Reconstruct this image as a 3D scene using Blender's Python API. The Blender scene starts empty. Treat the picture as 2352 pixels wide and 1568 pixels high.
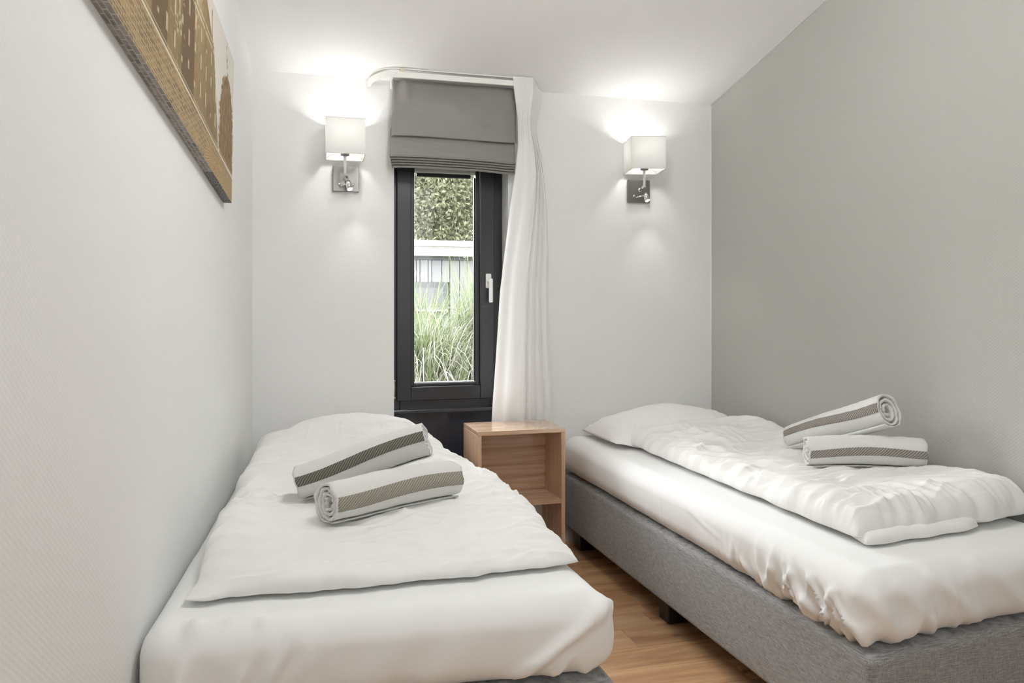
import bpy, bmesh, math, random
import numpy as np
from mathutils import Vector, Matrix

random.seed(7)
rng = np.random.default_rng(7)
SC = bpy.context.scene
COL = SC.collection
PI = math.pi

# ------------------------------------------------------------------ camera, world, lights, exposure
EYE = 1.25                                  # eye height; x along the window wall, y towards it
FPX, YAW, HORIZON = 1843.0, math.atan(521 / 1843), 700.0
cam_d = bpy.data.cameras.new('camera')
cam_d.sensor_width = 36.0
cam_d.lens = FPX / 2352 * 36.0
cam_d.shift_y = -(784 - HORIZON) / 2352
cam_d.clip_start = 0.02
cam = bpy.data.objects.new('camera', cam_d)
COL.objects.link(cam)
cam.location = (0, 0, EYE)
cam.rotation_euler = (PI / 2, 0, -YAW)
SC.camera = cam

SC.view_settings.view_transform = 'Standard'
SC.view_settings.look = 'None'
SC.view_settings.gamma = 1.0
SC.view_settings.use_curve_mapping = False
SC.view_settings.exposure = 0.86
SC.cycles.use_denoising = True
SC.cycles.max_bounces = 10
SC.cycles.diffuse_bounces = 7
SC.cycles.transparent_max_bounces = 16
SC.cycles.caustics_reflective = False
SC.cycles.caustics_refractive = False
SC.cycles.sample_clamp_indirect = 6.0

world = bpy.data.worlds.new('overcast_sky')
SC.world = world
world.use_nodes = True
wn = world.node_tree.nodes
wn['Background'].inputs['Color'].default_value = (0.97, 0.985, 1.0, 1)
wn['Background'].inputs['Strength'].default_value = 7.0


def lamp(name, kind, loc, energy, color=(1, 1, 1), rot=(0, 0, 0), **kw):
    d = bpy.data.lights.new(name, kind)
    d.energy = energy
    d.color = color
    for k, v in kw.items():
        setattr(d, k, v)
    o = bpy.data.objects.new(name, d)
    o.location = loc
    o.rotation_euler = rot
    COL.objects.link(o)
    return o


lamp('ceiling_lamp_light', 'POINT', (0.80, 1.95, 2.58), 152, (0.96, 0.99, 1.0), shadow_soft_size=0.165)
lamp('rear_fill', 'AREA', (0.9, -0.95, 1.75), 10, (0.94, 0.985, 1.0), (PI / 2, 0, 0), shape='RECTANGLE', size=1.5, size_y=1.7)  # added soft fill inside the solid rear wall, which has no opening


# broad sun lamp added to strengthen the window daylight on the right bed
lamp('added_window_sun', 'SUN', (-3, 30, 25), 14.0, (0.97, 0.99, 1.0), Vector((0.38, -0.74, -0.55)).to_track_quat('-Z', 'Y').to_euler(), angle=math.radians(55))


def at(u, v, y):
    """a measured sight line met with the vertical plane at depth y"""
    a = u - 1176.0
    dx = a * math.cos(YAW) + FPX * math.sin(YAW)
    dy = -a * math.sin(YAW) + FPX * math.cos(YAW)
    return Vector((dx * y / dy, y, EYE + (HORIZON - v) * y / dy))


# ------------------------------------------------------------------ materials
def new_mat(name):
    m = bpy.data.materials.new(name)
    m.use_nodes = True
    nt = m.node_tree
    return m, nt, nt.nodes['Principled BSDF'], nt.nodes['Material Output']


def nd(nt, t, **kw):
    n = nt.nodes.new(t)
    for k, v in kw.items():
        setattr(n, k, v)
    return n


def mth(nt, op, a, b=None):
    n = nd(nt, 'ShaderNodeMath', operation=op)
    for i, x in enumerate((a, b)):
        if x is None:
            continue
        if isinstance(x, (int, float)):
            n.inputs[i].default_value = x
        else:
            nt.links.new(x, n.inputs[i])
    return n.outputs[0]


def bump(nt, bs, height, strength, dist):
    b = nd(nt, 'ShaderNodeBump')
    b.inputs['Strength'].default_value = strength
    b.inputs['Distance'].default_value = dist
    nt.links.new(height, b.inputs['Height'])
    nt.links.new(b.outputs[0], bs.inputs['Normal'])
    return b


def plain(name, col, rough=0.6, metal=0.0, spec=0.5, noise=None):
    m, nt, bs, out = new_mat(name)
    bs.inputs['Base Color'].default_value = (*col, 1)
    bs.inputs['Roughness'].default_value = rough
    bs.inputs['Metallic'].default_value = metal
    bs.inputs['Specular IOR Level'].default_value = spec
    if noise:
        tc = nd(nt, 'ShaderNodeTexCoord')
        nz = nd(nt, 'ShaderNodeTexNoise')
        nz.inputs['Scale'].default_value = noise[0]
        nz.inputs['Detail'].default_value = 4
        nt.links.new(tc.outputs['Object'], nz.inputs['Vector'])
        bump(nt, bs, nz.outputs['Fac'], noise[1], noise[2])
    return m


def wallpaper(name, col, axis, period=0.0072, strength=0.35):
    """glass-fibre wallpaper: small staggered knots over a faint unevenness"""
    m, nt, bs, out = new_mat(name)
    bs.inputs['Roughness'].default_value = 0.75
    bs.inputs['Specular IOR Level'].default_value = 0.25
    tc = nd(nt, 'ShaderNodeTexCoord')
    sp = nd(nt, 'ShaderNodeSeparateXYZ')
    nt.links.new(tc.outputs['Object'], sp.inputs[0])
    k = 2 * PI / period
    a = mth(nt, 'SINE', mth(nt, 'MULTIPLY', sp.outputs[axis], k * 0.5))
    b = mth(nt, 'SINE', mth(nt, 'MULTIPLY', sp.outputs['Z'], k * 0.62))
    h = mth(nt, 'MULTIPLY', a, b)
    nz = nd(nt, 'ShaderNodeTexNoise')
    nz.inputs['Scale'].default_value = 90
    nz.inputs['Detail'].default_value = 3
    nt.links.new(tc.outputs['Object'], nz.inputs['Vector'])
    h2 = mth(nt, 'ADD', h, mth(nt, 'MULTIPLY', nz.outputs['Fac'], 1.2))
    bump(nt, bs, h2, strength, 0.0009)
    mix = nd(nt, 'ShaderNodeMix', data_type='RGBA')
    mix.inputs['A'].default_value = (*[c * 0.96 for c in col], 1)
    mix.inputs['B'].default_value = (*col, 1)
    nt.links.new(nz.outputs['Fac'], mix.inputs['Factor'])
    nt.links.new(mix.outputs['Result'], bs.inputs['Base Color'])
    return m


def cloth(name, col, weave=900.0, strength=0.15, rough=0.85, stripes=None, sheen=0.15):
    m, nt, bs, out = new_mat(name)
    bs.inputs['Base Color'].default_value = (*col, 1)
    bs.inputs['Roughness'].default_value = rough
    bs.inputs['Specular IOR Level'].default_value = 0.2
    bs.inputs['Sheen Weight'].default_value = sheen
    tc = nd(nt, 'ShaderNodeTexCoord')
    nz = nd(nt, 'ShaderNodeTexNoise')
    nz.inputs['Scale'].default_value = weave
    nz.inputs['Detail'].default_value = 2
    nt.links.new(tc.outputs['Object'], nz.inputs['Vector'])
    bump(nt, bs, nz.outputs['Fac'], strength, 0.0006)
    if stripes:
        sp = nd(nt, 'ShaderNodeSeparateXYZ')
        nt.links.new(tc.outputs['Object'], sp.inputs[0])
        s = mth(nt, 'GREATER_THAN', mth(nt, 'SINE', mth(nt, 'MULTIPLY', sp.outputs[stripes[0]], 2 * PI / stripes[1])), 0.0)
        mix = nd(nt, 'ShaderNodeMix', data_type='RGBA')
        mix.inputs['A'].default_value = (*[c * stripes[2] for c in col], 1)
        mix.inputs['B'].default_value = (*col, 1)
        nt.links.new(s, mix.inputs['Factor'])
        nt.links.new(mix.outputs['Result'], bs.inputs['Base Color'])
        rr = mth(nt, 'ADD', mth(nt, 'MULTIPLY', s, -0.25), 0.8)
        nt.links.new(rr, bs.inputs['Roughness'])
    return m


def terry(name, col):
    m, nt, bs, out = new_mat(name)
    bs.inputs['Base Color'].default_value = (*col, 1)
    bs.inputs['Roughness'].default_value = 0.95
    bs.inputs['Specular IOR Level'].default_value = 0.1
    bs.inputs['Sheen Weight'].default_value = 0.3
    tc = nd(nt, 'ShaderNodeTexCoord')
    nz = nd(nt, 'ShaderNodeTexVoronoi')
    nz.inputs['Scale'].default_value = 420
    nt.links.new(tc.outputs['Object'], nz.inputs['Vector'])
    bump(nt, bs, nz.outputs['Distance'], 0.8, 0.0016)
    return m


def twill(name, dark, light, period=0.0105, lean=1.0):
    """diagonal twill band: raised grey ribs along the towel's length"""
    m, nt, bs, out = new_mat(name)
    bs.inputs['Roughness'].default_value = 0.85
    bs.inputs['Specular IOR Level'].default_value = 0.15
    tc = nd(nt, 'ShaderNodeTexCoord')
    sp = nd(nt, 'ShaderNodeSeparateXYZ')
    nt.links.new(tc.outputs['UV'], sp.inputs[0])
    nz = nd(nt, 'ShaderNodeTexNoise')
    nz.inputs['Scale'].default_value = 18
    nt.links.new(tc.outputs['UV'], nz.inputs['Vector'])
    ph = mth(nt, 'ADD', sp.outputs['X'], mth(nt, 'MULTIPLY', sp.outputs['Y'], lean))
    ph = mth(nt, 'ADD', ph, mth(nt, 'MULTIPLY', nz.outputs['Fac'], 0.012))
    s = mth(nt, 'SINE', mth(nt, 'MULTIPLY', ph, 2 * PI / period))
    f = mth(nt, 'ADD', mth(nt, 'MULTIPLY', s, 0.5), 0.5)
    mix = nd(nt, 'ShaderNodeMix', data_type='RGBA')
    mix.inputs['A'].default_value = (*dark, 1)
    mix.inputs['B'].default_value = (*light, 1)
    nt.links.new(mth(nt, 'POWER', f, 1.6), mix.inputs['Factor'])
    nt.links.new(mix.outputs['Result'], bs.inputs['Base Color'])
    bump(nt, bs, f, 0.7, 0.0015)
    return m


def woven(name, c0, c1, scale=(260, 900)):
    """upholstery: fine horizontal slubs over a cross weave"""
    m, nt, bs, out = new_mat(name)
    bs.inputs['Roughness'].default_value = 0.9
    bs.inputs['Specular IOR Level'].default_value = 0.15
    bs.inputs['Sheen Weight'].default_value = 0.2
    tc = nd(nt, 'ShaderNodeTexCoord')
    fac = []
    for sc in ((38, 38, 950), (700, 700, 60), (9, 9, 14)):
        mp = nd(nt, 'ShaderNodeMapping')
        mp.inputs['Scale'].default_value = sc
        nz = nd(nt, 'ShaderNodeTexNoise')
        nz.inputs['Scale'].default_value = 1.0
        nz.inputs['Detail'].default_value = 2
        nt.links.new(tc.outputs['Object'], mp.inputs[0])
        nt.links.new(mp.outputs[0], nz.inputs['Vector'])
        fac.append(nz.outputs['Fac'])
    h = mth(nt, 'ADD', mth(nt, 'MULTIPLY', fac[0], 0.6), mth(nt, 'MULTIPLY', fac[1], 0.4))
    h3 = mth(nt, 'ADD', mth(nt, 'MULTIPLY', h, 0.95), mth(nt, 'MULTIPLY', fac[2], 0.05))
    rp = nd(nt, 'ShaderNodeValToRGB')
    rp.color_ramp.elements[0].position = 0.36
    rp.color_ramp.elements[0].color = (*c0, 1)
    rp.color_ramp.elements[1].position = 0.64
    rp.color_ramp.elements[1].color = (*c1, 1)
    nt.links.new(h3, rp.inputs[0])
    nt.links.new(rp.outputs[0], bs.inputs['Base Color'])
    bump(nt, bs, h, 0.5, 0.0012)
    return m


def wood(name, c0, c1, along='X', rough=0.45, grain=(1.6, 26.0), knots=False, per_piece=False, cmid=None, coat=0.0):
    m, nt, bs, out = new_mat(name)
    bs.inputs['Coat Weight'].default_value = coat
    bs.inputs['Coat Roughness'].default_value = 0.18
    bs.inputs['Roughness'].default_value = rough
    bs.inputs['Specular IOR Level'].default_value = 0.4
    tc = nd(nt, 'ShaderNodeTexCoord')
    mp = nd(nt, 'ShaderNodeMapping')
    s = {'X': (grain[0], grain[1], grain[1]), 'Y': (grain[1], grain[0], grain[1]), 'Z': (grain[1], grain[1], grain[0])}[along]
    mp.inputs['Scale'].default_value = s
    vec = tc.outputs['Object']
    oi = nd(nt, 'ShaderNodeObjectInfo')
    if per_piece:
        add = nd(nt, 'ShaderNodeVectorMath', operation='ADD')
        cmb = nd(nt, 'ShaderNodeCombineXYZ')
        for i in range(3):
            nt.links.new(mth(nt, 'MULTIPLY', oi.outputs['Random'], 37.0 + 11 * i), cmb.inputs[i])
        nt.links.new(vec, add.inputs[0])
        nt.links.new(cmb.outputs[0], add.inputs[1])
        vec = add.outputs[0]
    nt.links.new(vec, mp.inputs[0])
    nz = nd(nt, 'ShaderNodeTexNoise')
    nz.inputs['Scale'].default_value = 1.0
    nz.inputs['Detail'].default_value = 6
    nz.inputs['Roughness'].default_value = 0.62
    nz.inputs['Distortion'].default_value = 0.6
    nt.links.new(mp.outputs[0], nz.inputs['Vector'])
    rp = nd(nt, 'ShaderNodeValToRGB')
    e = rp.color_ramp.elements
    e[0].position, e[0].color = 0.32, (*c0, 1)
    e[1].position, e[1].color = 0.68, (*c1, 1)
    if cmid:
        x = e.new(0.5)
        x.color = (*cmid, 1)
    nt.links.new(nz.outputs['Fac'], rp.inputs[0])
    colr = rp.outputs[0]
    if knots:
        vo = nd(nt, 'ShaderNodeTexVoronoi')
        vo.inputs['Scale'].default_value = 1.0
        mp2 = nd(nt, 'ShaderNodeMapping')
        mp2.inputs['Scale'].default_value = (4.0, 7.0, 1.0)
        nt.links.new(vec, mp2.inputs[0])
        nt.links.new(mp2.outputs[0], vo.inputs['Vector'])
        kf = mth(nt, 'SUBTRACT', 1.0, mth(nt, 'MINIMUM', mth(nt, 'MULTIPLY', vo.outputs['Distance'], 9.0), 1.0))
        mk = nd(nt, 'ShaderNodeMix', data_type='RGBA')
        mk.inputs['B'].default_value = (0.09, 0.035, 0.012, 1)
        nt.links.new(mth(nt, 'MULTIPLY', kf, 0.85), mk.inputs['Factor'])
        nt.links.new(colr, mk.inputs['A'])
        colr = mk.outputs['Result']
    if per_piece:
        hv = nd(nt, 'ShaderNodeHueSaturation')
        nt.links.new(mth(nt, 'ADD', mth(nt, 'MULTIPLY', oi.outputs['Random'], 0.45), 0.78), hv.inputs['Value'])
        nt.links.new(colr, hv.inputs['Color'])
        colr = hv.outputs[0]
    nt.links.new(colr, bs.inputs['Base Color'])
    bump(nt, bs, nz.outputs['Fac'], 0.12, 0.001)
    return m


def translucent(name, col, trans=0.5, tcol=None, weave=None):
    m, nt, bs, out = new_mat(name)
    nt.nodes.remove(bs)
    d = nd(nt, 'ShaderNodeBsdfDiffuse')
    t = nd(nt, 'ShaderNodeBsdfTranslucent')
    d.inputs[0].default_value = (*col, 1)
    t.inputs[0].default_value = (*(tcol or col), 1)
    mx = nd(nt, 'ShaderNodeMixShader')
    mx.inputs[0].default_value = trans
    nt.links.new(d.outputs[0], mx.inputs[1])
    nt.links.new(t.outputs[0], mx.inputs[2])
    nt.links.new(mx.outputs[0], out.inputs[0])
    return m


def glassy(name, tint, ior=1.45):
    m, nt, bs, out = new_mat(name)
    nt.nodes.remove(bs)
    t = nd(nt, 'ShaderNodeBsdfTransparent')
    t.inputs[0].default_value = (*tint, 1)
    g = nd(nt, 'ShaderNodeBsdfGlossy')
    g.inputs['Roughness'].default_value = 0.02
    fr = nd(nt, 'ShaderNodeFresnel')
    fr.inputs[0].default_value = ior
    mx = nd(nt, 'ShaderNodeMixShader')
    nt.links.new(mth(nt, 'MULTIPLY', fr.outputs[0], 0.8), mx.inputs[0])
    nt.links.new(t.outputs[0], mx.inputs[1])
    nt.links.new(g.outputs[0], mx.inputs[2])
    nt.links.new(mx.outputs[0], out.inputs[0])
    return m


def emissive(name, col, strength):
    m, nt, bs, out = new_mat(name)
    bs.inputs['Base Color'].default_value = (*col, 1)
    bs.inputs['Emission Color'].default_value = (*col, 1)
    bs.inputs['Emission Strength'].default_value = strength
    return m


def leafy(name, c0, c1, trans=0.35):
    m, nt, bs, out = new_mat(name)
    ge = nd(nt, 'ShaderNodeNewGeometry')
    rp = nd(nt, 'ShaderNodeValToRGB')
    rp.color_ramp.elements[0].color = (*c0, 1)
    rp.color_ramp.elements[1].color = (*c1, 1)
    nt.links.new(ge.outputs['Random Per Island'], rp.inputs[0])
    nt.nodes.remove(bs)
    d = nd(nt, 'ShaderNodeBsdfDiffuse')
    t = nd(nt, 'ShaderNodeBsdfTranslucent')
    mx = nd(nt, 'ShaderNodeMixShader')
    mx.inputs[0].default_value = trans
    nt.links.new(rp.outputs[0], d.inputs[0])
    nt.links.new(rp.outputs[0], t.inputs[0])
    nt.links.new(d.outputs[0], mx.inputs[1])
    nt.links.new(t.outputs[0], mx.inputs[2])
    nt.links.new(mx.outputs[0], out.inputs[0])
    return m


def printed(name):
    m, nt, bs, out = new_mat(name)
    bs.inputs['Roughness'].default_value = 0.6
    bs.inputs['Specular IOR Level'].default_value = 0.3
    at_ = nd(nt, 'ShaderNodeAttribute', attribute_name='print')
    nt.links.new(at_.outputs['Color'], bs.inputs['Base Color'])
    return m


M = {
    'wall_white': wallpaper('white_wallpaper', (0.80, 0.80, 0.79), 'X'),
    'wall_left': wallpaper('white_wallpaper_side', (0.80, 0.80, 0.79), 'Y', strength=0.14),
    'wall_grey': wallpaper('grey_wallpaper', (0.485, 0.48, 0.452), 'Y', strength=0.3),
    'ceiling': plain('ceiling_paint', (0.89, 0.888, 0.884), 0.9, noise=(60, 0.05, 0.001)),
    'trim': plain('white_gloss_paint', (0.82, 0.81, 0.79), 0.4),
    'reveal': plain('reveal_paint', (0.84, 0.835, 0.82), 0.6),
    'black': plain('black_window_lacquer', (0.026, 0.0265, 0.029), 0.3, noise=(140, 0.12, 0.0008)),
    'panel': plain('dark_gloss_panel', (0.040, 0.041, 0.052), 0.16, noise=(40, 0.06, 0.0008)),
    'gasket': plain('black_rubber', (0.01, 0.01, 0.01), 0.5),
    'alu': plain('pale_aluminium', (0.62, 0.62, 0.60), 0.45, 0.6),
    'handle': plain('white_handle_enamel', (0.82, 0.81, 0.79), 0.25),
    'steel': plain('brushed_nickel', (0.25, 0.245, 0.23), 0.36, 1.0),
    'chrome': plain('polished_chrome', (0.75, 0.73, 0.70), 0.12, 1.0),
    'porcelain': plain('white_lamp_socket', (0.82, 0.80, 0.76), 0.4),
    'shade': translucent('lamp_shade_fabric', (0.80, 0.795, 0.78), 0.58, (0.95, 0.948, 0.94)),
    'hem': plain('shade_hem', (0.62, 0.60, 0.56), 0.8),
    'lens': emissive('reading_light_lens', (1.0, 0.97, 0.9), 14),
    'blind': cloth('grey_satin_blind', (0.265, 0.252, 0.236), 1200, 0.08, 0.42, sheen=0.25),
    'rail': plain('white_rail', (0.80, 0.79, 0.76), 0.4),
    'bracket': plain('cream_bracket', (0.66, 0.60, 0.48), 0.5),
    'sheer': translucent('white_sheer_curtain', (0.90, 0.895, 0.885), 0.22),
    'sheet': cloth('white_fitted_sheet', (0.83, 0.83, 0.82), 700, 0.10, 0.85),
    'duvet': cloth('white_cotton_duvet', (0.80, 0.795, 0.775), 800, 0.10, 0.82),
    'duvet_stripe': cloth('white_sateen_duvet', (0.84, 0.83, 0.81), 800, 0.08, 0.8, stripes=('Y', 0.09, 0.955)),
    'pillow': cloth('white_pillow_cotton', (0.83, 0.815, 0.80), 800, 0.08, 0.82),
    'terry': terry('white_terry', (0.745, 0.74, 0.72)),
    'twill_dark': twill('olive_grey_twill', (0.10, 0.095, 0.075), (0.27, 0.26, 0.22), lean=-1.0),
    'twill_light': twill('taupe_grey_twill', (0.25, 0.225, 0.185), (0.43, 0.40, 0.35), lean=-1.0),
    'twill_grey': twill('warm_grey_twill', (0.185, 0.165, 0.145), (0.42, 0.39, 0.36), lean=-1.0),
    'upholstery': woven('grey_upholstery', (0.15, 0.15, 0.153), (0.43, 0.427, 0.426)),
    'black_leg': plain('black_bed_leg', (0.012, 0.011, 0.010), 0.5),
    'plank': wood('oak_floor_plank', (0.33, 0.17, 0.085), (0.64, 0.42, 0.245), 'X', 0.42, (1.7, 13), True, True, (0.50, 0.295, 0.155)),
    'subfloor': plain('dark_subfloor', (0.05, 0.03, 0.02), 0.8),
    'beech_x': wood('beech_grain_x', (0.40, 0.235, 0.14), (0.68, 0.49, 0.345), 'X', 0.22, (1.6, 34), cmid=(0.56, 0.37, 0.24), coat=0.8),
    'beech_z': wood('beech_grain_z', (0.44, 0.265, 0.16), (0.68, 0.49, 0.35), 'Z', 0.42, (1.6, 34), cmid=(0.57, 0.38, 0.25), coat=0.5),
    'print': printed('sepia_print'),
    'cedar': plain('pale_grey_cladding', (0.135, 0.135, 0.139), 0.8, noise=(30, 0.1, 0.002)),
    'cedar_dark': plain('dark_grey_trim', (0.05, 0.052, 0.057), 0.7),
    'fascia': plain('white_fascia', (0.32, 0.317, 0.31), 0.6),
    'backing': plain('cladding_backing', (0.06, 0.06, 0.065), 0.9),
    'far_glass': plain('far_window_glass', (0.035, 0.037, 0.04), 0.15),
    'lamp_dome': emissive('opal_glass', (1.0, 0.985, 0.96), 6.0),
    'glass': glassy('window_glass', (0.965, 0.965, 0.965)),
    'lawn': plain('lawn_green', (0.06, 0.068, 0.038), 0.95, noise=(25, 0.5, 0.02)),
    'bark': plain('grey_bark', (0.075, 0.07, 0.06), 0.95, noise=(15, 0.5, 0.02)),
    'leaf': leafy('pale_tree_leaves', (0.08, 0.09, 0.055), (0.23, 0.235, 0.155), 0.4),
    'blade': leafy('grass_blades', (0.075, 0.105, 0.045), (0.17, 0.185, 0.115), 0.4),
    'plume': leafy('bleached_grass_blades', (0.24, 0.24, 0.19), (0.34, 0.34, 0.30), 0.3),
}


# ------------------------------------------------------------------ mesh helpers
def link(name, me, mat, parent=None, loc=None, smooth=False):
    o = bpy.data.objects.new(name, me)
    if mat is not None and not me.materials:
        me.materials.append(mat)
    COL.objects.link(o)
    if parent is not None:
        o.parent = parent
    if loc is not None:
        o.location = loc
    if smooth:
        for p in me.polygons:
            p.use_smooth = True
    return o


def mesh_np(name, V, F, mat, parent=None, smooth=True, loc=None):
    me = bpy.data.meshes.new(name)
    V = np.asarray(V, dtype=np.float32).reshape(-1, 3)
    F = np.asarray(F, dtype=np.int32)
    n, k = F.shape
    me.vertices.add(len(V))
    me.vertices.foreach_set('co', V.ravel())
    me.loops.add(n * k)
    me.loops.foreach_set('vertex_index', F.ravel())
    me.polygons.add(n)
    me.polygons.foreach_set('loop_start', np.arange(0, n * k, k, dtype=np.int32))
    me.update(calc_edges=True)
    me.validate()
    if smooth:
        me.polygons.foreach_set('use_smooth', np.ones(len(me.polygons), dtype=bool))
    return link(name, me, mat, parent, loc)


def bm_obj(name, bm, mat, parent=None, smooth=False, loc=None):
    me = bpy.data.meshes.new(name)
    bmesh.ops.recalc_face_normals(bm, faces=bm.faces[:])
    bm.to_mesh(me)
    bm.free()
    return link(name, me, mat, parent, loc, smooth)


def add_box(bm, lo, hi, bevel=0.0, seg=2):
    lo, hi = Vector(lo), Vector(hi)
    r = bmesh.ops.create_cube(bm, size=1.0)
    vs = r['verts']
    c, d = (lo + hi) / 2, hi - lo
    for v in vs:
        v.co = Vector((v.co.x * d.x, v.co.y * d.y, v.co.z * d.z)) + c
    if bevel > 0:
        es = list({e for v in vs for e in v.link_edges})
        bmesh.ops.bevel(bm, geom=es, offset=bevel, segments=seg, affect='EDGES', profile=0.5)
    return bm


def box(name, lo, hi, mat, parent=None, bevel=0.0, seg=2, loc=None):
    bm = bmesh.new()
    add_box(bm, lo, hi, bevel, seg)
    return bm_obj(name, bm, mat, parent, False, loc)


def add_tube(bm, pts, rad, sides=10, caps=True):
    pts = [Vector(p) for p in pts]
    rads = rad if isinstance(rad, (list, tuple)) else [rad] * len(pts)
    rings = []
    prev = None
    for i, p in enumerate(pts):
        t = (pts[min(i + 1, len(pts) - 1)] - pts[max(i - 1, 0)]).normalized()
        if prev is None:
            a = Vector((0, 0, 1)) if abs(t.z) < 0.9 else Vector((1, 0, 0))
            n = t.cross(a).normalized()
        else:
            n = (prev - t * prev.dot(t)).normalized()
        prev = n
        b = t.cross(n)
        rings.append([bm.verts.new(p + (n * math.cos(2 * PI * k / sides) + b * math.sin(2 * PI * k / sides)) * rads[i]) for k in range(sides)])
    for a, b in zip(rings[:-1], rings[1:]):
        for k in range(sides):
            bm.faces.new((a[k], a[(k + 1) % sides], b[(k + 1) % sides], b[k]))
    if caps:
        bm.faces.new(rings[0][::-1])
        bm.faces.new(rings[-1])
    return bm


def tube(name, pts, rad, mat, parent=None, sides=12):
    bm = bmesh.new()
    add_tube(bm, pts, rad, sides)
    return bm_obj(name, bm, mat, parent, True)


def empty(name, loc=(0, 0, 0), rz=0.0):
    o = bpy.data.objects.new(name, None)
    COL.objects.link(o)
    o.location = loc
    o.rotation_euler = (0, 0, rz)
    o.empty_display_size = 0.1
    return o


def tag(o, label, cat, group=None):
    o['label'] = label
    o['category'] = cat
    if group:
        o['group'] = group
    return o


def structure(o, label=None):
    o['kind'] = 'structure'
    if label:
        o['label'] = label
    return o


# numpy gradient noise
def _h(ix, iy, seed):
    n = (ix.astype(np.int64) * 374761393 + iy.astype(np.int64) * 668265263 + seed * 982451653) & 0x7fffffff
    n = ((n ^ (n >> 13)) * 1274126177) & 0x7fffffff
    return (n ^ (n >> 16)) & 0x7fffffff


def noise2(x, y, seed=0):
    ix, iy = np.floor(x), np.floor(y)
    fx, fy = x - ix, y - iy
    u, v = fx ** 3 * (fx * (fx * 6 - 15) + 10), fy ** 3 * (fy * (fy * 6 - 15) + 10)

    def g(dx, dy):
        a = _h(ix + dx, iy + dy, seed) / 0x7fffffff * 2 * PI
        return np.cos(a) * (fx - dx) + np.sin(a) * (fy - dy)
    a, b, c, d = g(0, 0), g(1, 0), g(0, 1), g(1, 1)
    return (a + (b - a) * u + (c - a) * v + (a - b - c + d) * u * v) * 1.5


def fbm(x, y, seed=0, oct=4, gain=0.5):
    s, a = 0, 1.0
    for i in range(oct):
        s = s + a * noise2(x * 2 ** i + 17.3 * i, y * 2 ** i - 9.1 * i, seed + i)
        a *= gain
    return s


def folds(x, y, ang, period, stretch, seed, sharp=1.6, warp=0.5):
    """long cloth folds running in direction ang: rounded ridges, period across them"""
    ca, sa = math.cos(ang), math.sin(ang)
    l, c = x * ca + y * sa, -x * sa + y * ca
    w = noise2(x / (period * 4), y / (period * 4), seed + 50) * period * warp * 3
    n = noise2(l / (period * stretch), (c + w) / period, seed)
    return np.clip(1 - np.abs(n) * 1.9, 0, 1) ** sharp


def smooth(a, b, x):
    t = np.clip((x - a) / (b - a), 0, 1)
    return t * t * (3 - 2 * t)


def seg_ridge(P, p0, p1, width, height, taper=True):
    """height of a soft crease that runs from p0 to p1, at points P"""
    p0, p1 = np.array(p0, float), np.array(p1, float)
    d = p1 - p0
    t = np.clip(((P - p0) @ d) / (d @ d), 0, 1)
    dist = np.linalg.norm(P - (p0 + t[:, None] * d), axis=1)
    e = np.sin(np.clip(t, 0.02, 0.98) * PI) ** 0.5 if taper else 1.0
    return height * np.exp(-(dist / width) ** 2) * e


def axis_samples(n0, n1, r, step):
    """positions from n0 to n1, dense within r of both ends"""
    k = [r * (1 - math.tan(PI / 4 * i / 4)) for i in range(5)]      # r..0 measured from the end
    lo = [n0 + (r - x) for x in k]
    hi = [n1 - (r - x) for x in k][::-1]
    lo = sorted(n0 + (r - r * math.tan(PI / 4 * i / 4)) for i in range(5))
    hi = sorted(n1 - (r - r * math.tan(PI / 4 * i / 4)) for i in range(5))
    m = max(2, int((n1 - n0 - 2 * r) / step))
    mid = list(np.linspace(n0 + r, n1 - r, m + 1))[1:-1]
    return np.array(lo + mid + hi)


def rounded_box(lo, hi, r, step):
    """closed rounded box: verts, normals, quads"""
    ax = [axis_samples(lo[i], hi[i], r[i] if isinstance(r, (list, tuple)) else r, step[i]) for i in range(3)]
    rr = np.array(r if isinstance(r, (list, tuple)) else [r] * 3, float)
    index, V, F = {}, [], []

    def vid(i, j, k):
        key = (i, j, k)
        if key not in index:
            index[key] = len(V)
            V.append((ax[0][i], ax[1][j], ax[2][k]))
        return index[key]
    n = [len(a) - 1 for a in ax]
    for i in range(n[0]):
        for j in range(n[1]):
            F.append((vid(i, j, n[2]), vid(i + 1, j, n[2]), vid(i + 1, j + 1, n[2]), vid(i, j + 1, n[2])))
            F.append((vid(i, j, 0), vid(i, j + 1, 0), vid(i + 1, j + 1, 0), vid(i + 1, j, 0)))
    for i in range(n[0]):
        for k in range(n[2]):
            F.append((vid(i, 0, k), vid(i + 1, 0, k), vid(i + 1, 0, k + 1), vid(i, 0, k + 1)))
            F.append((vid(i, n[1], k), vid(i, n[1], k + 1), vid(i + 1, n[1], k + 1), vid(i + 1, n[1], k)))
    for j in range(n[1]):
        for k in range(n[2]):
            F.append((vid(0, j, k), vid(0, j, k + 1), vid(0, j + 1, k + 1), vid(0, j + 1, k)))
            F.append((vid(n[0], j, k), vid(n[0], j + 1, k), vid(n[0], j + 1, k + 1), vid(n[0], j, k + 1)))
    V = np.array(V)
    inner = np.clip(V, np.array(lo) + rr, np.array(hi) - rr)
    d = (V - inner) / rr
    N = d / np.maximum(np.linalg.norm(d, axis=1, keepdims=True), 1e-9)
    return inner + N * rr, N, np.array(F)


def grid_faces(nu, nv, off=0):
    i, j = np.meshgrid(np.arange(nu - 1), np.arange(nv - 1), indexing='ij')
    a = (i * nv + j).ravel() + off
    return np.stack([a, a + nv, a + nv + 1, a + 1], axis=1)


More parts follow.
